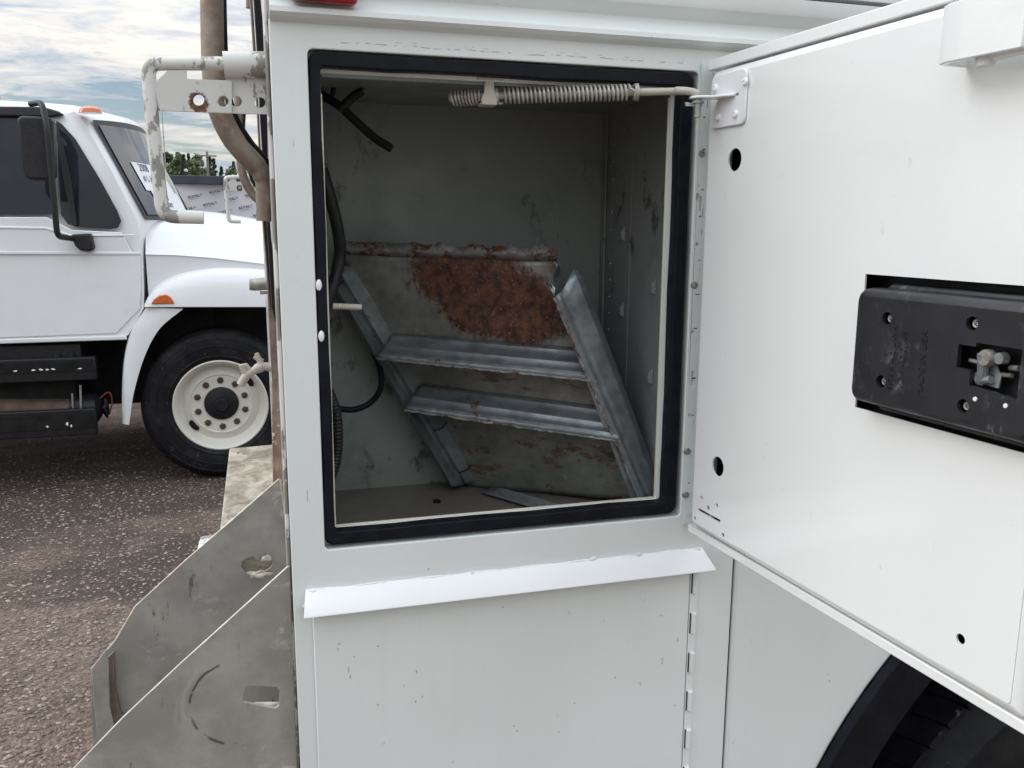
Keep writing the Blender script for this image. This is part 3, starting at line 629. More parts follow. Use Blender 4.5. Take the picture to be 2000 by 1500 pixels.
# folded rim of the inner panel
b = MB()
def ring_strip(b, ring, n0, n1, inset):
    c = (sum(p[0] for p in ring)/len(ring), sum(p[1] for p in ring)/len(ring))
    ins = [(p[0]+math.copysign(inset, c[0]-p[0]), p[1]+math.copysign(inset, c[1]-p[1])) for p in ring]
    secs = [[dr(*ring[i % len(ring)], n0), dr(*ring[i % len(ring)], n1), dr(*ins[i % len(ring)], n1), dr(*ins[i % len(ring)], n0)] for i in range(len(ring)+1)]
    b.loft(secs, True, False)
cpan = (0.25, 1.585)
def grow(p, e): return (max(0.0345, p[0]+math.copysign(e, p[0]-cpan[0])) if p[0] > cpan[0] else p[0], p[1]+math.copysign(e, p[1]-cpan[1]))
secs = []
for i in range(len(pan_o)+1):
    p = pan_o[i % len(pan_o)]; secs.append([dr(*grow(p, e), n) for e, n in ((-0.0006, -0.0021), (0.0002, -0.0004), (0.0014, -0.0006), (0.0066, -0.0042), (0.0080, -0.0060), (0.0080, -0.0245), (0.0066, -0.0245), (0.0060, -0.0080), (0.0, -0.0040))])
b.loft(secs, True, False).build('panel_rim', 'door_paint', skin, ang=25)
# rounded, rough free edge
plate('latch_recess', 'black_paint', skin, [(0.270, 1.508), (0.466, 1.508), (0.466, 1.655), (0.270, 1.655)], [], dr, -0.0245, -0.0200)
plate('door_core', 'dull_black', skin, [(0.05, 1.335), (0.265, 1.335), (0.265, 1.84), (0.05, 1.84)], [], dr, -0.0255, -0.0205)
plate('door_core', 'dull_black', skin, [(0.267, 1.335), (0.459, 1.335), (0.459, 1.505), (0.267, 1.505)], [], dr, -0.0255, -0.0205)
# latch housing
n0, n1 = -0.004, 0.0215
def lpx(a, b): return dpx(a, b, n1)
cuts = []
rel = [(1732, 622), (1720, 745), (1898, 632), (1880, 793)]
SC = [lpx(*r_) for r_ in rel]
for s, z in SC: cuts.append(circ(s, z, 0.0052, 18))
a0 = lpx(1872, 672); a1 = lpx(1872, 718); a2 = lpx(1905, 755)
mech = [(a0[0], a0[1]), (a0[0], a1[1]), (a0[0]+0.0120, a1[1]-0.0005), (a0[0]+0.0125, a2[1]), (a0[0]+0.052, a2[1]-0.003), (a0[0]+0.052, a0[1]+0.003), (a0[0]+0.0150, a0[1]+0.003), (a0[0]+0.0150, a0[1])]
cuts.append(mech)
hL = lpx(1668, 600)[0]; zt_ = lpx(1690, 562)[1]; zb_ = lpx(1665, 790)[1]
zt_ = lpx(1690, 563)[1]; zb_ = lpx(1662, 783)[1]
def hr(e, k=1.0): return rrect(hL+e, hL+0.176-e, zb_+e, zt_-e*k, max(0.009-e*0.4, 0.004), 6)
hs = MB().loft([[dr(*p, n) for p in hr(e, k)] for e, k, n in ((0, 1, 0.002), (0, 1, 0.0105), (0.0006, 1, 0.0148), (0.0018, 1.05, 0.0184), (0.0036, 1.1, 0.0205), (0.0060, 1.1, 0.0213))], True, False).build('latch_housing', 'latch_plastic', skin, ang=60)
plate('housing_face', 'latch_plastic', skin, hr(0.0058, 1.1), cuts, dr, n1-0.0040, n1-0.0001, 0.0009, 3, 50)
plate('housing_floor', 'black_plastic', skin, hr(0.006), [], dr, 0.0016, 0.0030)
plate('housing_base', 'latch_plastic', skin, rrect(hL+0.012, hL+0.170, 1.5262, 1.6330, 0.008, 4), [], dr, -0.0195, 0.0015, 0.003, 3)
scr = MB().lathe([(0.0,-0.0006),(0.0010,-0.0004),(0.0016,-0.0022),(0.0030,-0.0024),(0.0040,-0.0014),(0.0042,0.0004)], (0,0,0), dn*-1, 14).build('housing_screw', 'steel', skin)
for i, (s, z) in enumerate(SC):
    p = dr(s+0.0008, z, n1-0.0045)
    if i == 0: scr.location = p-wloc(skin)
    else: inst(scr, 'housing_screw', p, skin)
def bar(name, mat, pts, r_, parent=skin, seg=10): return MB().tube([dr(*p) for p in pts], r_, seg).build(name, mat, parent)
mb_ = a2[1]
bar('latch_rod', 'dull_steel', [(a0[0]+0.003, a0[1]-0.012, 0.012), (a0[0]+0.015, a0[1]-0.0125, 0.013)], 0.0016)
bar('latch_pawl', 'galv_clean', [(a0[0]+0.017, mb_+0.003, 0.014), (a0[0]+0.020, mb_+0.012, 0.018), (a0[0]+0.0205, mb_+0.024, 0.019)], [0.0045, 0.0038, 0.0048])
MB().lathe([(0.0,-0.003),(0.0052,-0.003),(0.0062,-0.001),(0.0062,0.004)], dr(a0[0]+0.0235, mb_+0.0215, 0.020), dn*-1, 18).build('latch_pivot', 'dull_steel', skin)
bar('latch_pawl', 'galv_clean', [(a0[0]+0.010, mb_+0.006, 0.012), (a0[0]+0.016, mb_+0.004, 0.015), (a0[0]+0.026, mb_+0.006, 0.016)], [0.003, 0.0042, 0.003])
MB().lathe([(0.0,-0.003),(0.004,-0.003),(0.0045,0.003)], dr(a0[0]+0.033, mb_+0.0225, 0.017), dn*-1, 14).build('latch_pivot', 'galv_clean', skin)
MB().lathe([(0.0,-0.002),(0.003,-0.002),(0.0035,0.003)], dr(a0[0]+0.0225, mb_+0.036, 0.014), dn*-1, 14).build('latch_pivot', 'galv_clean', skin)
plate('latch_plate', 'black_paint', skin, rrect(a0[0]+0.005, a0[0]+0.045, mb_+0.010, mb_+0.030, 0.003), [], dr, 0.0045, 0.0065)
for k, ds in ((0, 0.019), (1, 0.044)): MB().lathe([(0,-0.0008),(0.0016,-0.0006),(0.0018,0.0002)], dr(a0[0]+ds, mb_-0.009, n1), dn*-1, 10).build('paint_fleck', 'white_plastic', skin)
for ds, dz, l_, r_ in ((0.014, 0.018, 0.010, 0.0012), (0.014, 0.0215, 0.010, 0.0012), (0.028, 0.010, 0.012, 0.0016), (0.036, 0.016, 0.009, 0.0020)):
    bar('latch_link', 'dull_steel', [(a0[0]+ds, mb_+dz, 0.011), (a0[0]+ds+l_, mb_+dz+0.001, 0.0135)], r_)
plate('latch_plate', 'galv_clean', skin, [(a0[0]+0.017, mb_+0.001), (a0[0]+0.030, mb_+0.000), (a0[0]+0.031, mb_+0.009), (a0[0]+0.024, mb_+0.020), (a0[0]+0.018, mb_+0.016)], [circ(a0[0]+0.0235, mb_+0.007, 0.0022, 12)], dr, 0.0115, 0.0132, 0.0004)
plate('latch_plate', 'dull_steel', skin, rrect(a0[0]+0.019, a0[0]+0.028, mb_+0.030, mb_+0.038, 0.002), [circ(a0[0]+0.0235, mb_+0.034, 0.0016, 10)], dr, 0.010, 0.0118, 0.0004)
# moulded lettering on the housing (runs upward)
def lt(s_at, z_at):
    return lambda u, v, n: dr(s_at-v, z_at+u, n)
text('moulded_lettering', 'latch_plastic', skin, 'MADE IN USA', 0.0085, lt(hL+0.0800, 1.5760), n1+0.0001, depth=0.0004)
text('moulded_lettering', 'latch_plastic', skin, 'TO 1 -42 7/685', 0.0075, lt(hL+0.0600, 1.5760), n1+0.0001, depth=0.0004)
text('moulded_lettering', 'latch_plastic', skin, '5575 E -4 2 JERVA', 0.0068, lt(hL+0.0490, 1.5760), n1+0.0001, depth=0.0004)
# keeper bracket near the free top edge (bent plate standing off the door)
k0 = dpx(1897, 118)[0]; 
sec = []
for z, top in ((1.7955, 0), (1.8000, 0), (1.8360, 1)):
    sec.append([dr(s, z+(0.004*(s-0.372) if top else 0), n) for s, n in ((0.370, 0.001), (0.3685, 0.020), (0.371, 0.0275), (0.379, 0.0310), (0.392, 0.0315), (0.440, 0.0300), (0.440, 0.0260), (0.392, 0.0275), (0.381, 0.0270), (0.3745, 0.0230), (0.3725, 0.001))])
MB().loft(sec, True).build('keeper_bracket', 'door_paint', skin, 0.0008)
MB().tube([dr(0.402, 1.800, 0.018), dr(0.470, 1.802, 0.018)], 0.0075, 16).build('keeper_tube', 'door_paint', skin)
MB().lathe([(0,-0.004),(0.006,-0.003),(0.008,0.004)], dr(0.404, 1.7935, 0.019), V(0,0,1), 16).build('weld_blob', 'caulk', skin)
# stay bracket plate, tab, pin
s0, z0 = dpx(1398, 145, .003); s1, z1 = dpx(1466, 246, .003)
sb = plate('stay_bracket', 'fresh_white', skin, rrect(0.0395, 0.1020, 1.7830, 1.8385, 0.008, 5), [[(0.078, 1.8125), (0.0895, 1.8125), (0.0895, 1.8150), (0.078, 1.8150)]], dr, 0.0003, 0.0030, 0.0010, 2)
for (a, b) in ((1456, 160), (1397, 172), (1437, 223), (1403, 229)):
    s, z = dpx(a, b, 0.003); MB().lathe([(0,-0.0010),(0.0010,-0.0012),(0.0018,-0.0024),(0.0036,-0.0018),(0.0044,0.0002)], dr(s, z, 0.0031), dn*-1, 16).build('bracket_rivet', 'fresh_white', skin)
tabz = 1.8125
tabp = [(0.084, 0.001), (0.0845, 0.006), (0.076, 0.012), (0.066, 0.0155), (0.064, 0.021), (0.060, 0.030), (0.052, 0.036), (0.044, 0.034), (0.041, 0.026), (0.044, 0.016), (0.052, 0.006), (0.056, 0.001)]
MB().prism([dr(s, tabz, n) for s, n in tabp], (0, 0, 0.0026)).build('stay_tab', 'fresh_white', skin, 0.0008)
PIN = dr(0.0510, tabz, 0.0270)
MB().tube([PIN+V(0,0,-0.0190), PIN+V(0,0,0.0035)], 0.0040, 14).build('stay_pin', 'dull_steel', skin)
MB().lathe([(0.0041,-0.001),(0.0066,-0.001),(0.0066,0.001),(0.0041,0.001)], PIN+V(0,0,-0.0035), (0,0,1), 18).build('pin_washer', 'galv_clean', skin)
MB().tube([PIN+V(-0.016,-0.002,-0.0052), PIN+V(0.006,0.002,-0.0058)], 0.0011, 8).build('split_pin', 'steel', skin)
MB().tube([PIN+V(-0.016,-0.003,-0.0075), PIN+V(0.006,0.001,-0.0066)], 0.0009, 8).build('split_pin', 'steel', skin)
# spring stay: rod from the pin to the hanger under the header
HG = pt(951, 188, 0.030); EN = pt(878, 192, 0.048)
rp_ = [EN, HG+(EN-HG)*0.3, HG, pt(1120, 184, 0.008), pt(1243, 180, -0.010), pt(1340, 178, -0.030), PIN+V(-0.020, 0.010, 0.0090), PIN+V(-0.006, 0.003, 0.0075), PIN+V(0.0, 0.0, 0.0045)]
st = MB().tube(arc(rp_, 6), 0.0040, 14).build('door_stay', 'beige_paint', T)
def helix(name, a, b, r_, turns, wire):
    a, b = Vector(a), Vector(b); ax = (b-a).normalized(); u = ax.orthogonal().normalized(); v = ax.cross(u); n = int(turns*16)
    pts = []
    for i in range(n+1):
        t = i/n; e = t
        if t < 0.05: e = t*0.4
        elif t > 0.95: e = 1-(1-t)*0.4
        pts.append(a+(b-a)*e+(u*math.cos(2*math.pi*turns*t)+v*math.sin(2*math.pi*turns*t))*r_)
    return MB().tube(pts, wire, 8).build(name, 'spring_steel', st)
dirr = (pt(1243, 180, -0.010)-HG).normalized()
helix('stay_spring', HG+dirr*0.0085, pt(1243, 180, -0.010), 0.0078, 33, 0.0014)
helix('stay_spring', EN+(HG-EN).normalized()*0.003, HG-(HG-EN).normalized()*0.007, 0.0078, 8.5, 0.0014)
MB().lathe([(0.0041,-0.001),(0.0094,-0.001),(0.0094,0.0012),(0.0041,0.0012)], pt(1244, 180, -0.010), dirr, 18).build('spring_washer', 'spring_steel', st)
hy = HG.y
HF = HG+V(0, -0.0115, 0)
hg = MB().prism([HF+V(-0.0085,0,-0.0105), HF+V(0.0085,0,-0.0105), HF+V(0.0092,0,-0.005), HF+V(0.0058,0,0.003), HF+V(0.0052,0,0.020), HF+V(-0.0052,0,0.020), HF+V(-0.0058,0,0.003), HF+V(-0.0092,0,-0.005)], (0,0.0028,0))
hg.prism([HF+V(-0.0085,0.0028,-0.0105), HF+V(0.0085,0.0028,-0.0105), HF+V(0.0092,0.0028,-0.0075), HF+V(-0.0092,0.0028,-0.0075)], (0,0.018,0.0))
hg.build('stay_hanger', 'beige_paint', st, 0.0012)
MB().tube([HF+V(-0.014,0.0015,0.0165), HF+V(0.016,0.0015,0.0175)], 0.0028, 10).build('hanger_pin', 'beige_paint', st)

# ------------------------------------------------------------------ collapsed galvanised shelf leaning in the compartment
sh = empty('shelf_unit', pt(1000, 960, 0.2), 'rusty galvanised metal shelf unit collapsed and leaning inside the open compartment', 'shelf')
cTL, cTR, cBR, cBL = pt(664, 497, .285), pt(1087, 510, .17), pt(1272, 980, .125), pt(912, 950, .29)
def shp(u, v, n=0.0):
    p = cTL*(1-u)*(1-v)+cTR*u*(1-v)+cBR*u*v+cBL*(1-u)*v
    nx = ((cTR-cTL)*(1-v)+(cBR-cBL)*v).cross((cBL-cTL)*(1-u)+(cBR-cTR)*u).normalized()
    if nx.y > 0: nx = -nx
    return p+nx*n
NU, NV = 44, 44
vs_ = [shp(i/NU, j/NV, 0.0012*math.sin(i*0.31+j*0.12)+0.0008*math.sin(j*0.5-i*0.2)) for j in range(NV+1) for i in range(NU+1)]
fs_ = [(j*(NU+1)+i, j*(NU+1)+i+1, (j+1)*(NU+1)+i+1, (j+1)*(NU+1)+i) for j in range(NV) for i in range(NU)]
me = bpy.data.meshes.new('back_sheet'); me.from_pydata(vs_, [], fs_); uvl = me.uv_layers.new(name='UVMap')
for l in me.loops:
    i = l.vertex_index; uvl.data[l.index].uv = ((i % (NU+1))/NU, (i//(NU+1))/NV)
o = finish(me, 'back_sheet', 'shelf_sheet', sh); sm = o.modifiers.new('solid', 'SOLIDIFY'); sm.thickness = 0.0012; sm.offset = 0
# crumpled top flange
secs = []
rd = random.Random(5)
for i in range(61):
    u = i/60*1.0; j = 0.0016*math.sin(i*1.9)+0.0012*rd.uniform(-1, 1); h = 0.018+0.0022*math.sin(i*0.7)*(1 if i > 20 else 0.3)+(0.002*rd.uniform(-1,1) if i > 25 else 0)
    a_ = shp(u, 0.0, 0.0012); secs.append([a_, a_+V(0, -0.006+j*0.5, h*0.45), a_+V(0, 0.001+j, h)])
o = MB().loft(secs).build('top_flange', 'raw_edge', sh); o.modifiers.new('solid', 'SOLIDIFY').thickness = 0.001
def rail(name, u0_, prof, v0, v1, mat, n=24):
    secs = []
    for i in range(n+1):
        v = v0+(v1-v0)*i/n; secs.append([shp(u0_+du, v, dn_) for du, dn_ in prof])
    o = MB().loft(secs).build(name, mat, sh, ang=25); sm = o.modifiers.new('solid', 'SOLIDIFY'); sm.thickness = 0.0014; sm.offset = 0; return o
def pxrail(name, mat, top, bot, n=24):
    A = [pt(*p) for p in top]; B = [pt(*p) for p in bot]
    o = MB().loft([[a.lerp(b, i/n)+V(0, 0.0006*math.sin(i*1.3+k), 0) for k, (a, b) in enumerate(zip(A, B))] for i in range(n+1)]).build(name, mat, sh, ang=25)
    sm = o.modifiers.new('solid', 'SOLIDIFY'); sm.thickness = 0.0014; sm.offset = 0; return o
pxrail('right_rail', 'galv_clean', [(1081,508,.168),(1091,517,.165),(1072,552,.140),(1085,562,.138),(1081,583,.124),(1090,573,.119),(1096,569,.125),(1103,560,.121),(1120,526,.126),(1134,530,.140),(1140,548,.170)],
       [(1240,985,.130),(1248,985,.128),(1240,990,.112),(1248,992,.110),(1252,985,.100),(1262,980,.096),(1266,978,.101),(1272,974,.098),(1286,966,.104),(1297,968,.115),(1301,976,.140)])
pxrail('left_rail', 'galv_clean', [(698,522,.284),(690,520,.281),(658,520,.262),(652,526,.276),(645,524,.274),(630,516,.248),(622,518,.268)],
       [(948,940,.286),(940,936,.284),(912,944,.270),(907,946,.284),(901,948,.282),(884,950,.258),(880,950,.276)])
for v in (((691,533,.279),(672,548,.266),(659,562,.258)), ((877,817,.281),(864,836,.270),(848,842,.266)), ((926,896,.281),(914,916,.271),(896,924,.267))):
    MB().tube([pt(a_, b_, y_) for a_, b_, y_ in v], 0.0009, 6).build('notch', 'dull_black', sh)
def ledge(v0, v1, seed, u0_=0.060, u1_=0.985):
    rd = random.Random(seed); secs = []; cor = [0, .0006, .0024, .0028, .0006, 0, 0, .0004, .0025, .0029, .0006, 0, .0002, .0022, .0012, -.0025]
    for i in range(61):
        u = i/60; uu = u0_+(u1_-u0_)*u; base = shp(uu, v0+(v1-v0)*u, 0.0012); o_ = V(-0.032, -0.046, -0.025).lerp(V(-0.004, -0.046, -0.034), u); j_ = rd.uniform(-.014, .014)
        secs.append([base+o_*((k/15)*(1+(j_ if k > 13 else 0)))+V(0, -0.35, 0.93)*c for k, c in enumerate(cor)])
    o = MB().loft(secs).build('ledge', 'galvanised', sh, ang=22); sm = o.modifiers.new('solid', 'SOLIDIFY'); sm.thickness = 0.0013; sm.offset = 0
    MB().tube([q_[-1]+V(0, -0.0003, 0.0003*math.sin(i*2.1)) for i, q_ in enumerate(secs)], [0.0008+0.0009*rd.random() for _ in secs], 6).build('ledge_edge', 'raw_edge', sh)
ledge(0.318, 0.352, 3); ledge(0.532, 0.597, 4)
MB().tube([pt(1082, 583, .1225).lerp(pt(1253, 985, .0985), i/60)+V(0.0006*math.sin(i*1.7), 0, 0) for i in range(61)], [0.0008+0.0007*rd.random() for _ in range(61)], 6).build('rail_edge', 'raw_edge', sh)
# loose corrugated strip lying on the compartment floor
a_, b_ = V(*[0,0,0]), None
def flo(a, b): d = ray(a, b); k = (ZF+0.004-CAMP.z)/d.z; return CAMP+d*k
q0, q1 = flo(940, 962), flo(1040, 992); q2 = flo(985, 955); ux = (q1-q0); wy = V(0.028, 0.022, 0)
secs = []
for i in range(9): secs.append([q0+ux*(2.6*k/12)+wy*(i/8)+V(0, 0, 0.0006+0.0022*abs(math.sin(i*1.57*1.0))) for k in range(13)])
o = MB().loft(secs).build('divider_strip', 'galv_clean', None, ang=25); o.modifiers.new('solid', 'SOLIDIFY').thickness = 0.001
tag(o, 'dark ribbed metal strip lying on the compartment floor', 'metal strip')
lb = MB().lathe([(0.0,0.004),(0.004,0.004),(0.0055,0.0035),(0.0055,0.0),(0.0,0.0)], flo(853, 976)-V(0,0,0.0038), (0,0,1), 6).build('loose_nut', 'dull_black', None)
tag(lb, 'small dark nut lying on the dirty compartment floor', 'nut')

# ------------------------------------------------------------------ rear end of the utility truck
def pxplate(name, mat, parent, pts, holes, y, th, bevel=0.0006, sub=1):
    o2 = [(pt(a, b, y).x, pt(a, b, y).z) for a, b in pts]; h2_ = [[(pt(a, b, y).x, pt(a, b, y).z) for a, b in h] for h in holes]
    return plate(name, mat, parent, o2, h2_, lambda u, v, n: V(u, n, v), y, y+th, bevel, 2)
def pcirc(a, b, r_, n=18): return [(a+r_*math.cos(2*math.pi*k/n), b+r_*math.sin(2*math.pi*k/n)) for k in range(n)]
BY = 0.045
gpth = fillet([pt(531, 124, BY), pt(289, 124, BY), pt(297, 235, BY), pt(318, 423, BY), pt(398, 425, BY)], 0.012, 7)
gb = MB().tube(gpth, 0.0068, 16).build('grab_bracket', 'peeling_paint', T)
def bracket_plate_rust(q, c):
    P = q.pos(); s = q.sep(P); h = pt(388, 197, BY)
    dx = q.mt('SUBTRACT', s[0], h.x); dz = q.mt('SUBTRACT', s[2], h.z-0.003)
    d = q.mt('SQRT', q.mt('ADD', q.mt('MULTIPLY', dx, dx), q.mt('MULTIPLY', q.mt('MULTIPLY', dz, dz), 0.7)))
    d = q.mt('ADD', d, q.mt('MULTIPLY', q.mt('SUBTRACT', q.noise(P, 90, 5, 0.7), 0.5), 0.016))
    return q.mix(q.mr(d, 0.0085, 0.0105, 1, 0), c, q.mix(q.mr(q.noise(P, 260, 4), 0.35, 0.65), (0.05, 0.018, 0.010), (0.17, 0.06, 0.025)))
paint('bracket_paint', (0.60, 0.605, 0.58), 0.5, 0.9, 0.9, 0.1, peel=0.25, extra=bracket_plate_rust)
pxplate('bracket_plate', 'bracket_paint', gb, [(300, 163), (304, 160), (328, 137), (364, 137), (365, 154), (453, 157), (453, 221), (310, 216)], [pcirc(388, 195, 11), pcirc(436, 198, 10.5)], BY-0.004, 0.004)
pxplate('mount_plate', 'peeling_paint', gb, [(441, 150), (529, 152), (529, 219), (524, 223), (441, 221)], [pcirc(462, 198, 10.5), pcirc(508, 200, 10.5), pcirc(444, 198, 6)], BY+0.0012, 0.004)
MB().tube([pt(437, 127, BY), pt(526, 127, BY)], 0.0132, 20).build('bracket_sleeve', 'peeling_paint', gb)
gb2 = inst(gb, 'grab_bracket', wloc(gb)+V(0, 2.26, 0), T)
for ch in list(gb.children): inst(ch, ch.name.split('.')[0], wloc(ch)+V(0, 2.26, 0), gb2)
MB().tube(arc([pt(414, -120, .22), pt(414, 0, .22), pt(416, 120, .22), pt(422, 190, .22), pt(438, 240, .22), pt(463, 283, .22), pt(492, 315, .22), pt(510, 338, .22), pt(516, 365, .22), pt(516, 432, .22)], 6), [0.0133]*30+[0.0127]*10+[0.0118]*6+[0.0105]*6+[0.0096]*3, 20).build('exhaust_pipe', 'old_pipe', T)
MB().tube(arc([pt(430, -120, .255), pt(430, 0, .255), pt(436, 150, .255), pt(452, 225, .255), pt(484, 280, .255), pt(515, 318, .255), pt(522, 360, .255)], 6), 0.0076, 14).build('hydraulic_hose', 'rubber', T)
MB().tube(arc([pt(466, 120, 1.1), pt(466, 220, 1.1), pt(468, 290, 1.1), pt(474, 340, 1.1), pt(490, 375, 1.1), pt(510, 395, 1.1)], 6), 0.0090, 14).build('return_pipe', 'old_pipe', T)
MB().tube(arc([pt(482, 120, 1.05), pt(477, 220, 1.05), pt(476, 280, 1.05), pt(490, 345, 1.05), pt(508, 375, 1.05)], 6), 0.0034, 10).build('black_hose', 'rubber', T)
def pxprism(name, mat, parent, pts, y, th, bevel=0.001):
    return MB().prism([pt(a, b, y) for a, b in pts], (0, th, 0)).build(name, mat, parent, bevel)
pxprism('rear_channel', 'black_paint', T, [(494, -20), (514, -20), (519, 110), (526, 430), (545, 600), (541, 640), (531, 600), (521, 430), (508, 230), (502, 100)], .28, 0.05)
pxprism('channel_edge', 'old_pipe', T, [(486, -20), (492, -20), (500, 100), (506, 230), (516, 430), (530, 600), (526, 600), (512, 430), (502, 230), (494, 100)], .33, 0.02)
MB().tube([pt(487, -30, .6), pt(487, 16, .6)], 0.0055, 12).build('stub_pipe', 'old_pipe', T)
pxprism('hose_clamp', 'black_plastic', T, [(505, 362), (520, 360), (522, 430), (508, 432), (503, 400)], .235, 0.02)
pxprism('rear_post', 'old_pipe', T, [(515, 425), (527, 425), (550, 742), (531, 742)], .34, 0.03)
pxprism('rusty_post', 'rusty_edge', T, [(530, 738), (551, 736), (562, 935), (566, 1010), (535, 1000), (533, 930)], .38, 0.03)
pxprism('corner_trim', 'rear_peel', T, [(508, -20), (524, -20), (530, 110), (540, 430), (552, 760), (566, 950), (573, 1062), (560, 950), (545, 760), (531, 430), (519, 100)], .085, 0.012, 0.0006)
tl = pxprism('tail_lamp', 'red_lens', T, [(545, 622), (551, 620), (555, 640), (553, 662), (548, 660)], .080, 0.004, 0.001)
MB().tube([pt(487, 556, .5), pt(495, 556, .5), pt(497, 556, .5), pt(532, 553, .5)], [0.0088, 0.0092, 0.0098, 0.0098], 16).build('grey_fitting', 'dull_steel', T)
for b_ in (564, 572): MB().tube([pt(508, b_, .5), pt(530, b_-1, .5)], [0.0028, 0.0016], 8).build('fitting_bolt', 'dull_steel', T)
sg = MB().tube(arc([pt(548, 718, .45), pt(528, 717, .45), pt(512, 716, .45), pt(496, 724, .45), pt(482, 733, .45), pt(470, 752, .45)], 5), [0.008]*5+[0.0066]*5+[0.0078]*4+[0.0062]*5+[0.0066]*7, 14).build('spigot', 'beige_paint', T)
MB().tube([pt(512, 716, .45), pt(506, 702, .45), pt(501, 690, .45)], [0.006, 0.0042, 0.0032], 10).build('spigot_stem', 'beige_paint', sg)
MB().tube([pt(496, 697, .45), pt(510, 706, .45), pt(514, 701, .45)], [0.003, 0.0034, 0.002], 8).build('spigot_handle', 'beige_paint', sg)
MB().tube([pt(486, 735, .45), pt(476, 722, .45), pt(472, 713, .45)], [0.0062, 0.005, 0.0048], 10).build('spigot_stem', 'beige_paint', sg)
MB().tube([pt(468, 716, .45), pt(480, 714, .45), pt(492, 727, .45)], [0.0036, 0.0042, 0.0038], 8).build('spigot_handle', 'beige_paint', sg)
def quadslab(name, mat, parent, q, th, bevel=0.004):
    n_ = (q[1]-q[0]).cross(q[3]-q[0]).normalized()
    if n_.z > 0: n_ = -n_
    return MB().prism(q, n_*th).build(name, mat, parent, bevel)
quadslab('rear_deck', 'weathered_deck', T, [pt(448, 875, 1.45), pt(536, 867, 1.45), pt(560, 1080, 0.98), pt(424, 1080, 0.98)], 0.035)
quadslab('rear_deck_edge', 'rear_peel', T, [pt(391, 1046, .86), pt(440, 1040, .86), pt(455, 1120, .72), pt(372, 1120, .72)], 0.01)
# two aluminium gusset plates of the rear step
def jag(pts, amp, seed):
    rd = random.Random(seed); return [(a+rd.uniform(-amp, amp), b+rd.uniform(-amp, amp)) for a, b in pts]
g1 = pxplate('step_gusset', 'aluminium_plate', T, [(566, 1107), (560, 1109), (474, 1187), (352, 1297), (240, 1402), (145, 1500), (60, 1590), (60, 1800), (590, 1800), (580, 1500), (573, 1300)],
             [[(483, 1340), (540, 1342), (546, 1350), (545, 1378), (538, 1383), (500, 1377), (474, 1372), (476, 1355)]], 0.020, 0.005)
MB().tube([pt(a, b, .0205) for a, b in ((562, 1107), (474, 1187), (352, 1297), (240, 1402), (145, 1500), (60, 1590))], 0.0010, 8).build('edge_highlight', 'plate_edge', g1)  # pale tube paints a highlight along the plate's sloping edge
blob('torn_metal', pt(508, 1380, .026), 0.010, 21, g1, 'plate_edge', (1.8, .25, .35))
g2 = pxplate('step_gusset', 'aluminium_plate', T, [(546, 935), (360, 1097), (265, 1184), (226, 1250), (178, 1307), (178, 1400), (192, 1640), (600, 1640), (572, 1200), (564, 1060)],
             [jag([(474, 1096), (482, 1090), (495, 1089), (503, 1094), (512, 1090), (526, 1092), (531, 1101), (528, 1110), (518, 1113), (512, 1122), (497, 1120), (480, 1118), (472, 1110)], 2, 3)], 0.36, 0.005)
MB().tube([pt(a, b, .3605) for a, b in ((545, 936), (360, 1097), (265, 1184), (226, 1250), (178, 1307))], 0.0013, 8).build('edge_highlight', 'plate_edge', g2)  # same painted edge highlight on the rear gusset
MB().tube([pt(a, b, .3605) for a, b in ((547, 937), (555, 990), (564, 1060), (571, 1180))], 0.0018, 8).build('edge_highlight', 'plate_edge', g2)
blob('torn_metal', pt(505, 1122, .352), 0.008, 22, g2, 'plate_edge', (1.6, .3, .7)); blob('torn_metal', pt(521, 1090, .353), 0.005, 23, g2, 'plate_edge', (1.2, .3, .9))
pxplate('hole_backing', 'weathered_deck', g2, [(440, 1070), (560, 1070), (560, 1140), (440, 1140)], [], 0.375, 0.003)
pxprism('gusset_flange', 'aluminium_plate', g2, [(178, 1307), (206, 1270), (212, 1290), (214, 1380), (226, 1430), (192, 1470)], .335, 0.004)
pxprism('bent_seam', 'old_pipe', g2, [(204, 1290), (222, 1272), (224, 1340), (234, 1392), (243, 1400), (216, 1432), (206, 1380)], .352, 0.005)

# ------------------------------------------------------------------ white truck parked behind
YS = 5.0
def wp(a, b, y=YS): return pt(a, b, y)
W = empty('parked_truck', (-1.0, 6.1, 0), 'white conventional-cab truck with dark windows parked side-on behind the utility truck', 'truck')
YC = 6.15; HW = YC-YS
def xz(a, b): p = wp(a, b); return p.x, p.z
prof = [xz(-330, 188), xz(-100, 188), xz(40, 195), xz(110, 201), xz(146, 212), xz(163, 230), xz(220, 326), xz(277, 430), xz(279, 500), xz(281, 560), xz(281, 602), xz(250, 655), xz(100, 662), xz(-330, 677)]
kind = ['r','r','r','r','w','w','w','w2','s','s','s','s','s','s']
secs = []
for t in (0, .012, .035, .08, .2, .35, .5, .65, .8, .92, .965, .988, 1):
    c = 1-(2*t-1)**2; e = min(t, 1-t); rnd = max(0, (0.035-e)/0.035)
    q_ = []
    for (x, z), k in zip(prof, kind):
        ins = 0.16*max(0, z-1.60)/0.8
        y = YS+(2*HW)*t; y = YC+(y-YC)*(1-ins/HW)
        dz = (0.085*c if k == 'r' else 0.05*c if k == 'w' and z > 2.2 else 0)-(0.05*rnd*rnd if k == 'r' else 0)
        dx = (0.20*c if k == 'w' else 0.22*c if k == 'w2' else 0)-(0.03*rnd*rnd if k in 'w2' else 0)
        q_.append(V(x+dx, y, z+dz))
    secs.append(q_)
cab = MB().loft(secs, True).build('cab', 'truck_white', W, ang=40)
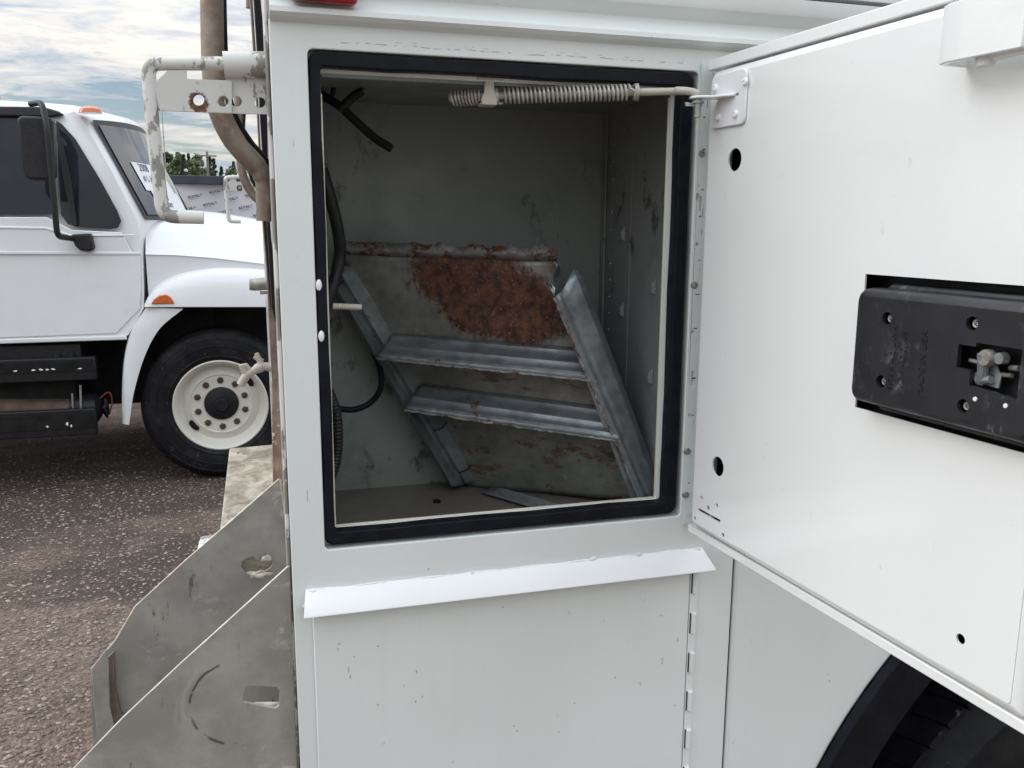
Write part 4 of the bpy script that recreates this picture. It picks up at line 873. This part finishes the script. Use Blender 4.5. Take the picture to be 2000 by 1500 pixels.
def wpoly(name, mat, parent, pts, dy, th, bevel=0.004):
    vs_ = []
    for a, b in pts:
        x, z = xz(a, b); ins = 0.16*max(0, z-1.60)/0.8; vs_.append(V(x, YS+ins-dy, z))
    return MB().prism(vs_, (0, th, 0)).build(name, mat, parent, bevel)
door = wpoly('cab_door', 'truck_white', W, [(-300, 424), (90, 424), (140, 449), (238, 454), (262, 500), (274, 500), (276, 560), (274, 602), (228, 651), (100, 656), (-300, 670)], 0.010, 0.010, 0.006)
wpoly('door_crease', 'truck_white', door, [(-300, 489), (274, 492), (276, 498), (-300, 496)], 0.016, 0.01, 0.005)
wpoly('door_crease', 'truck_white', door, [(-300, 436), (90, 443), (140, 458), (262, 458), (262, 461), (140, 462), (90, 448), (-300, 441)], 0.015, 0.01, 0.005)
wpoly('sill', 'truck_white', W, [(-300, 670), (247, 655), (249, 663), (-300, 681)], 0.018, 0.03, 0.006)
wpoly('door_window', 'cab_glass', W, [(-300, 221), (60, 221), (84, 226), (93, 240), (100, 300), (108, 414), (100, 418), (-300, 417)], 0.004, 0.006, 0.002)
wpoly('vent_window', 'cab_glass', W, [(100, 230), (112, 238), (140, 268), (190, 346), (228, 412), (236, 432), (230, 445), (215, 447), (150, 443), (132, 438), (118, 420), (108, 330)], 0.004, 0.006, 0.003)
wpoly('window_bar', 'black_plastic', W, [(96, 236), (104, 236), (122, 300), (134, 345), (151, 440), (142, 440), (132, 400), (118, 340)], 0.012, 0.008, 0.002)
def glassp(t, k, off):
    c = 1-(2*t-1)**2
    a = Vector((*xz(163, 230), 0)); b = Vector((*xz(277, 430), 0)); p = a.lerp(b, k); ins = 0.16*max(0, p.y-1.60)/0.8
    dx = 0.20*c+0.02*c*k; dz = 0.05*c*max(0, (p.y-2.2)/0.1) if p.y > 2.2 else 0
    y = YC+(YS+2*HW*t-YC)*(1-ins/HW); nrm = V(0.87, 0, 0.5); return V(p.x+dx, y, p.y+dz)+nrm*off
def glass(name, mat, t0, t1, k0, k1, off):
    return MB().loft([[glassp(t0+(t1-t0)*i/16, k0+(k1-k0)*j/8, off) for j in range(9)] for i in range(17)]).build(name, mat, W, ang=60)
glass('windshield_seal', 'black_plastic', 0.015, 0.985, 0.00, 1.0, 0.010); glass('windshield', 'windshield_glass', 0.032, 0.968, 0.05, 0.955, 0.016)
def gp_(u, v, n): return glassp(0.16+u, 0.30+v, 0.022+n)
for (t0, t1, k0, k1) in ((0.10, 0.36, 0.40, 0.70), (0.13, 0.40, 0.70, 0.90)):
    MB().loft([[glassp(t0+(t1-t0)*i/6, k0+(k1-k0)*j/4, 0.021) for j in range(5)] for i in range(7)]).build('paper_notice', 'paper', W)
def hand(t0, k0, body, size):
    text('handwriting', 'ink', W, body, size, lambda u, v, n: glassp(t0+u/2.3, k0-v/0.72, 0.0235), 0, 'LEFT', 0.3)
hand(0.13, 0.49, '2008', 0.085); hand(0.12, 0.60, '# L Jno', 0.07); hand(0.14, 0.79, 'Gtd Sa', 0.085); hand(0.16, 0.87, 'Linden', 0.075)
# roof marker lamps and drip moulding
for (a, b, y) in ((176, 213, 5.12), (238, 238, 5.85), (-20, 186, 5.75)):
    p = wp(a, b, y); me_ = MB().lathe([(0.0,0.045),(0.03,0.04),(0.055,0.02),(0.062,-0.01)], p-V(0,0,0.02), (0,0,1), 18).build('roof_lamp', 'orange_lens', W); me_.scale = (1.1, 1, 0.8)
wpoly('roof_moulding', 'black_plastic', W, [(-300, 199), (75, 203), (105, 212), (116, 219), (90, 224), (-300, 218)], 0.03, 0.05, 0.01)
# mirror
MB().tube(fillet([pt(60, 203, 4.93), pt(82, 200, 4.80), pt(92, 250, 4.72), pt(106, 400, 4.72), pt(112, 462, 4.74), pt(142, 466, 4.93)], 0.05, 6), 0.017, 12).build('mirror_arm', 'black_plastic', W)
mm = [(32, 232), (40, 226), (98, 228), (104, 240), (106, 345), (98, 352), (55, 351), (46, 340)]
MB().prism([pt(a, b, 4.76) for a, b in mm], (0, 0.10, 0)).build('mirror', 'black_plastic', W, 0.02, 3)
MB().prism([pt(a, b, 4.92) for a, b in [(137, 458), (176, 456), (183, 484), (178, 491), (156, 490), (146, 480)]], (0, 0.09, 0)).build('mirror_mount', 'black_plastic', W, 0.012)
# hood
secs = []
for a, sh_, cr, lo, cw in ((284, 431, 496, 600, 0.13), (340, 433, 497, 600, 0.135), (420, 441, 503, 600, 0.14), (520, 458, 515, 600, 0.14), (640, 490, 535, 600, 0.13), (700, 530, 560, 600, 0.10)):
    x = xz(a, 500)[0]; zs_, zc_, zl = xz(a, sh_)[1], xz(a, cr)[1], xz(a, lo)[1]
    nr = [(YS+0.02, zl), (YS+0.015, zc_-0.012), (YS+0.005, zc_-0.003), (YS+0.02, zc_+0.006), (YS+0.10, zs_-0.07), (YS+0.20, zs_-0.015), (YS+0.32, zs_+0.01), (YS+0.55, zs_+cw*0.30), (YC-0.25, zs_+cw*0.62), (YC, zs_+cw*0.68)]
    secs.append([V(x, y, z) for y, z in nr]+[V(x, 2*YC-y, z) for y, z in nr[-2::-1]])
MB().loft(secs, True).build('hood', 'truck_white', W, ang=30)
# fender, flap, wheel well
top = [(285, 588), (294, 570), (312, 553), (345, 537), (390, 527), (440, 523), (520, 527), (600, 543), (660, 570)]
top = [(v.x, v.y) for v in arc([(a, b, 0) for a, b in top], 5)]
secs = []
for a, b in top:
    x, z = xz(a, b); zl = xz(a, 598)[1]; h = max(z-zl, 0.02)
    secs.append([V(x, YS+0.03, z+0.004), V(x, YS-0.02, z-0.006), V(x, YS-0.055, z-h*0.18), V(x, YS-0.080, z-h*0.45), V(x, YS-0.09, zl+0.004), V(x, YS-0.085, zl), V(x, YS+0.03, zl)])
MB().loft(secs, True).build('fender', 'truck_white', W, ang=45)
MB().prism([pt(a, b, YS-0.10) for a, b in [(295, 594), (300, 585), (311, 577), (324, 575), (333, 580), (341, 593)]], (0, 0.03, 0)).build('side_marker', 'orange_lens', W, 0.006)
fo = [(284, 601), (256, 645), (242, 700), (238, 765), (239, 828)]; fi = [(358, 603), (312, 642), (283, 695), (262, 765), (252, 830)]
fo = [(v.x, v.y) for v in arc([(a, b, 0) for a, b in fo], 6)]; fi = [(v.x, v.y) for v in arc([(a, b, 0) for a, b in fi], 6)]
secs = []
for (a, b), (c_, d_) in zip(fo, fi):
    secs.append([pt(a, b, YS+0.01), pt(a+2, b, YS-0.05), pt((a+c_)/2, (b+d_)/2, YS-0.075), pt(c_, d_, YS-0.07), pt(c_, d_, YS+0.02)])
MB().loft(secs, True).build('splash_flap', 'truck_white', W, ang=45)
box('engine_bay', 'dull_black', W, xz(288, 600)[0], xz(690, 600)[0], YS+0.36, 2*YC-YS-0.36, 0.50, 1.18)
box('inner_fender', 'dull_black', W, xz(300, 600)[0], xz(412, 600)[0], YS+0.30, YS+0.34, 0.55, 1.14)
box('underbody', 'dull_black', W, -3.0, xz(300, 600)[0], YS+0.45, 2*YC-YS-0.3, 0.45, 0.93)
box('chassis_rail', 'dull_black', W, -3.0, xz(640, 600)[0], YS+0.70, YS+0.78, 0.55, 0.80)
wc = wp(432, 792, YS-0.02)
wc.z = 0.497
def wheel(c, nm):
    wh = MB().lathe([(0.29,0.02),(0.31,-0.005),(0.325,-0.012),(0.328,-0.016),(0.334,-0.016),(0.337,-0.014),(0.36,-0.018),(0.39,-0.020),(0.393,-0.023),(0.398,-0.023),(0.401,-0.020),(0.42,-0.020),(0.440,-0.016),(0.443,-0.019),(0.450,-0.017),(0.455,-0.010),(0.475,0.0),(0.488,0.02),(0.497,0.045),(0.499,0.06),(0.499,0.22),(0.48,0.26),(0.29,0.26)], c, (0,1,0), 72, False).build(nm, 'tyre', W)
    MB().lathe([(0.0,0.070),(0.12,0.070),(0.190,0.066),(0.197,0.060),(0.205,0.066),(0.245,0.082),(0.262,0.060),(0.270,0.015),(0.285,0.000),(0.294,-0.008),(0.302,-0.004),(0.300,0.014),(0.28,0.03),(0.28,0.2)], c, (0,1,0), 64, False).build('rim', 'rim_white', wh)
    MB().lathe([(0.0,0.02),(0.034,0.02),(0.044,0.030),(0.048,0.045),(0.085,0.050),(0.108,0.058),(0.112,0.072)], c, (0,1,0), 36).build('hub', 'black_paint', wh)
    nut = MB().lathe([(0.0,-0.026),(0.012,-0.025),(0.021,-0.018),(0.023,-0.006),(0.027,-0.004),(0.027,0.004)], (0,0,0), (0,1,0), 6).build('lug_nut', 'nut_rust', wh)
    for k in range(10):
        a = 2*math.pi*(k+0.5-0.0)/10+math.pi/2-math.pi/10; p = c+V(0.157*math.cos(a), 0.066, 0.157*math.sin(a))
        if k == 0: nut.location = p-wloc(wh)
        else: inst(nut, 'lug_nut', p, wh)
    for a in (R(38), R(218)):
        p = c+V(0.228*math.cos(a), 0.0695, 0.228*math.sin(a)); t_ = V(-math.sin(a), 0, math.cos(a)); r_ = V(math.cos(a), 0, math.sin(a))
        MB().prism([p+t_*(0.042*math.cos(2*math.pi*k/20))+r_*(0.021*math.sin(2*math.pi*k/20)) for k in range(20)], (0,0.012,0)).build('hand_hole', 'dull_black', wh, 0)
    return wh
wh1 = wheel(wc, 'front_wheel')
farw = wheel(V(wc.x, YC+0.75, 0.497), 'far_wheel')
# steps and tanks under the cab
def wbox(name, mat, a0_, b0_, a1_, b1_, y0, y1, bev=0.008):
    p, q_ = pt(a0_, b0_, y0), pt(a1_, b1_, y0); return box(name, mat, W, p.x, q_.x, y0, y1, q_.z, p.z, bev)
wbox('battery_box', 'black_plastic', -330, 686, 160, 714, YS+0.03, YS+0.5)
for a in (112, 140): MB().tube([pt(a, 689, YS+0.03), pt(a, 712, YS+0.03)], 0.022, 12).build('box_rib', 'black_plastic', W)
wbox('step_tread', 'black_paint', -330, 715, 189, 742, YS-0.08, YS-0.01)
wbox('step_groove', 'dull_black', -330, 722, 184, 725, YS-0.084, YS-0.07, 0.001)
wbox('step_riser', 'dull_black', -330, 743, 150, 779, YS+0.02, YS+0.2)
MB().tube([pt(-330, 803, YS+0.06), pt(140, 800, YS+0.06)], 0.088, 24).build('air_tank', 'brown_tank', W)
MB().tube([pt(140, 798, YS+0.06), pt(190, 797, YS+0.06), pt(200, 797, YS+0.06)], [0.095, 0.095, 0.05], 24).build('tank_end', 'black_paint', W)
MB().tube([pt(141, 768, YS-0.035), pt(144, 824, YS-0.035)], 0.006, 8).build('tank_strap', 'dull_steel', W); MB().tube([pt(157, 752, YS-0.04), pt(159, 820, YS-0.04)], 0.007, 8).build('tank_strap', 'dull_steel', W)
MB().tube(arc([pt(193, 780, YS+.05), pt(212, 766, YS+.05), pt(219, 782, YS+.05), pt(215, 806, YS+.05)], 6), 0.005, 8).build('battery_cable', 'red_wire', W)
blob('drain_valve', pt(207, 800, YS+.06), 0.035, 44, W, 'black_paint', (0.7, 0.7, 1.4))
wbox('lower_step', 'black_paint', -330, 823, 190, 849, YS-0.10, YS-0.045)
wbox('step_groove', 'dull_black', -330, 832, 186, 835, YS-0.104, YS-0.09, 0.001)
for a, b in ((30, 725), (66, 723), (80, 722), (92, 722), (104, 721), (157, 720)): blob('paint_drip', pt(a, b, YS-0.083), 0.007, int(a), W, 'white_plastic', (1.6, .4, .7))
for a, b in ((93, 833), (131, 828), (139, 832)): blob('paint_drip', pt(a, b, YS-0.103), 0.007, int(a), W, 'white_plastic', (1.1, .4, 1))

# ------------------------------------------------------------------ printed banner fence
YB = 9.5
bf = empty('banner_fence', pt(420, 360, YB)*1.0-V(0, 0, pt(420, 360, YB).z), 'pale banner printed with slanted logos hung along a fence with a dark top rail', 'banner')
tpz = pt(420, 353, YB).z
b = MB(); NX = 60
b.loft([[V(-3.2+6.4*i/NX, YB+0.02*math.sin(i*0.8)+0.015*math.sin(i*0.31+j), 0.15+(tpz-0.15)*j/12) for j in range(13)] for i in range(NX+1)]); bn = b.build('banner', 'banner', bf, ang=60)
p0, p1 = pt(-200, 344, YB-0.03), pt(900, 362, YB-0.03)
box('top_rail', 'rail_navy', bf, -3.3, 3.3, YB-0.06, YB+0.06, tpz-0.042, tpz+0.050, 0.006)
for x in (-3.25, -1.1, 1.1, 3.25): box('fence_post', 'rail_navy', bf, x-0.03, x+0.03, YB+0.065, YB+0.125, 0, tpz+0.045)
lg = []
def logo_mesh(body, size, dx, dz, bold):
    return text(None, None, None, body, size, lambda u, v, n: V(dx+u, 0, dz+v), 0, 'LEFT', 0.0, bold)
parts = [logo_mesh('ROYAL', 0.038, 0, 0, 0.0016), logo_mesh('AUCTION GROUP', 0.0122, 0.006, -0.018, 0.0)]
bm = bmesh.new()
for mm_ in parts: bm.from_mesh(mm_); bpy.data.meshes.remove(mm_)
cw_ = [(0.415, 0.0), (0.40, 0.085), (0.428, 0.055), (0.450, 0.10), (0.472, 0.055), (0.50, 0.085), (0.485, 0.0), (0.475, 0.0), (0.484, 0.06), (0.468, 0.035), (0.450, 0.07), (0.432, 0.035), (0.416, 0.06), (0.425, 0.0)]
fv = [bm.verts.new((x*0.30+0.003, 0, z*0.31)) for x, z in cw_]; bm.faces.new(fv); bmesh.ops.triangulate(bm, faces=[f for f in bm.faces if len(f.verts) > 4])
lme = bpy.data.meshes.new('logo_print'); bm.to_mesh(lme); bm.free(); 
tilt = R(13)
e1, e2 = V(0.226, 0, 0.055), V(0.152, 0, -0.083); org = pt(339, 373, YB); org.y = YB-0.047; bm = bmesh.new()
for i in range(-24, 25):
    for j in range(-18, 19):
        c = org+e1*i+e2*j
        if -3.0 < c.x < 2.9 and 0.35 < c.z < tpz-0.12:
            n_ = len(bm.verts); bm.from_mesh(lme); bm.verts.ensure_lookup_table()
            bmesh.ops.transform(bm, matrix=Matrix.Translation(c) @ Matrix.Rotation(-tilt, 4, 'Y'), verts=bm.verts[n_:])
me = bpy.data.meshes.new('logo_print'); bm.to_mesh(me); bm.free(); finish(me, 'logo_print', 'banner_ink', bn, smooth=False)

# ------------------------------------------------------------------ trees and poles beyond the fence
def tree(x, y, h, wdt, kind, label):
    rd = random.Random(int(x*100+y)); t_ = empty('tree', (x, y, 0), label, 'tree', 'trees beyond the banner fence')
    tr = MB().tube([V(x+0.1*math.sin(k), y, h*0.92*k/6) for k in range(7)], [0.14*h/7*(1-0.14*k) for k in range(7)], 8)
    limbs = []
    for k in range(9):
        a = rd.uniform(0, 6.28); z = h*rd.uniform(0.3, 0.8); l = wdt*rd.uniform(0.3, 0.55)*(1.15-z/h if kind == 'pine' else 1)
        e = V(x+l*math.cos(a), y+l*math.sin(a), z+l*(0.1 if kind == 'pine' else 0.6)); tr.tube([V(x, y, z), (V(x, y, z)+e)/2+V(0,0,0.1), e], [0.06, 0.04, 0.02], 5); limbs.append(e)
    tr.build('trunk', 'bark', t_)
    cr = MB(); cl_ = []
    if kind == 'pine':
        for k in range(70):
            f = rd.random()**0.8; z = h*(0.22+0.80*f); rr_ = wdt*0.5*(1.05-f)*math.sqrt(rd.random()); a = rd.uniform(0, 6.28)
            cl_.append((V(x+rr_*math.cos(a), y+rr_*math.sin(a), z), 0.28*wdt*(1.15-f)*0.55))
    else:
        for k in range(46):
            a = rd.uniform(0, 6.28); f = rd.random(); rr_ = wdt*0.5*math.sqrt(rd.random())*math.sin(math.pi*(0.18+0.78*f))
            cl_.append((V(x+rr_*math.cos(a), y+rr_*math.sin(a), h*(0.06+0.92*f)), 0.15*wdt*rd.uniform(.6, 1.2)))
    for c, r_ in cl_:
        for _ in range(70):
            d = V(rd.gauss(0,1), rd.gauss(0,1), rd.gauss(0,.8)).normalized()*r_*rd.random()**0.4; p = c+d
            s = rd.uniform(.07, .17); a = V(rd.gauss(0,1), rd.gauss(0,1), rd.gauss(0,1)).normalized(); b_ = a.orthogonal().normalized()
            cr.add([p-a*s-b_*s*.6, p+a*s-b_*s*.6, p+a*s+b_*s*.6, p-a*s+b_*s*.6], [(0,1,2,3)])
    cr.build('crown', {'pine': 'leaf_pine', 'broad': 'leaf_olive', 'dark': 'leaf_dark'}[kind], t_, smooth=False)
for px_, ptop, y, wd, kd, lb_ in ((262, 262, 42, 3.0, 'broad', 'olive tree with a ragged crown showing beside the parked truck\'s windshield'),
        (300, 300, 46, 4.0, 'dark', 'dark bushy tree behind the grab bracket\'s upright tube'),
        (328, 292, 44, 3.2, 'dark', 'dark rounded tree just right of the bracket upright'),
        (345, 297, 40, 2.4, 'broad', 'olive round-topped tree between the dark tree and the slender pine'),
        (358, 305, 38, 1.6, 'pine', 'slender dark pine among the rounded trees'),
        (378, 312, 39, 3.6, 'broad', 'low wide olive tree filling the middle of the tree line'),
        (386, 300, 43, 2.6, 'broad', 'round-crowned olive tree beside the utility pole'),
        (417, 314, 41, 2.0, 'pine', 'dark pine tapering down to the right of the utility pole'),
        (432, 328, 42, 1.3, 'pine', 'short narrow pine at the end of the tree line'),
        (446, 322, 40, 2.6, 'broad', 'small separate olive tree above the far grab bracket'),
        (456, 318, 43, 1.2, 'pine', 'thin pine behind the small separate olive tree'),
        (312, 308, 50, 4.2, 'broad', 'broad olive tree half hidden by the bracket upright'),
        (352, 318, 49, 4.6, 'dark', 'low dark tree filling the gap below the slender pine'),
        (398, 322, 49, 4.2, 'dark', 'low dark tree at the foot of the utility pole'),
        (368, 300, 47, 1.5, 'pine', 'narrow pine with a spiky top beside the slender pine'),
        (410, 308, 46, 1.6, 'pine', 'pointed pine directly right of the utility pole'),
        (474, 326, 45, 2.4, 'pine', 'grey-green pine seen past the thin return pipe'),
        (496, 292, 41, 2.2, 'dark', 'dark tree glimpsed between the bent pipe and truck corner')):
    y *= 2.6; p = pt(px_, ptop+1, y); tree(p.x, y, p.z, wd*1.25, kd, lb_)
p = pt(404, 296, 92); up_ = MB().tube([V(p.x, 92, 0), V(p.x, 92, p.z)], [0.16, 0.11], 10).build('utility_pole', 'pole_wood'); tag(up_, 'grey wooden utility pole with a crossarm beyond the trees', 'pole')
xa = MB().box(p.x-0.9, p.x+0.9, 91.7, 91.84, p.z-0.5, p.z-0.36).build('crossarm', 'pole_wood', up_)
p = pt(316, 215, 92); o = MB().tube([V(p.x, 92, 0), V(p.x, 92, p.z)], [0.07, 0.04], 8).build('antenna_mast', 'dull_steel'); tag(o, 'thin tall metal mast rising above the tree line', 'mast')
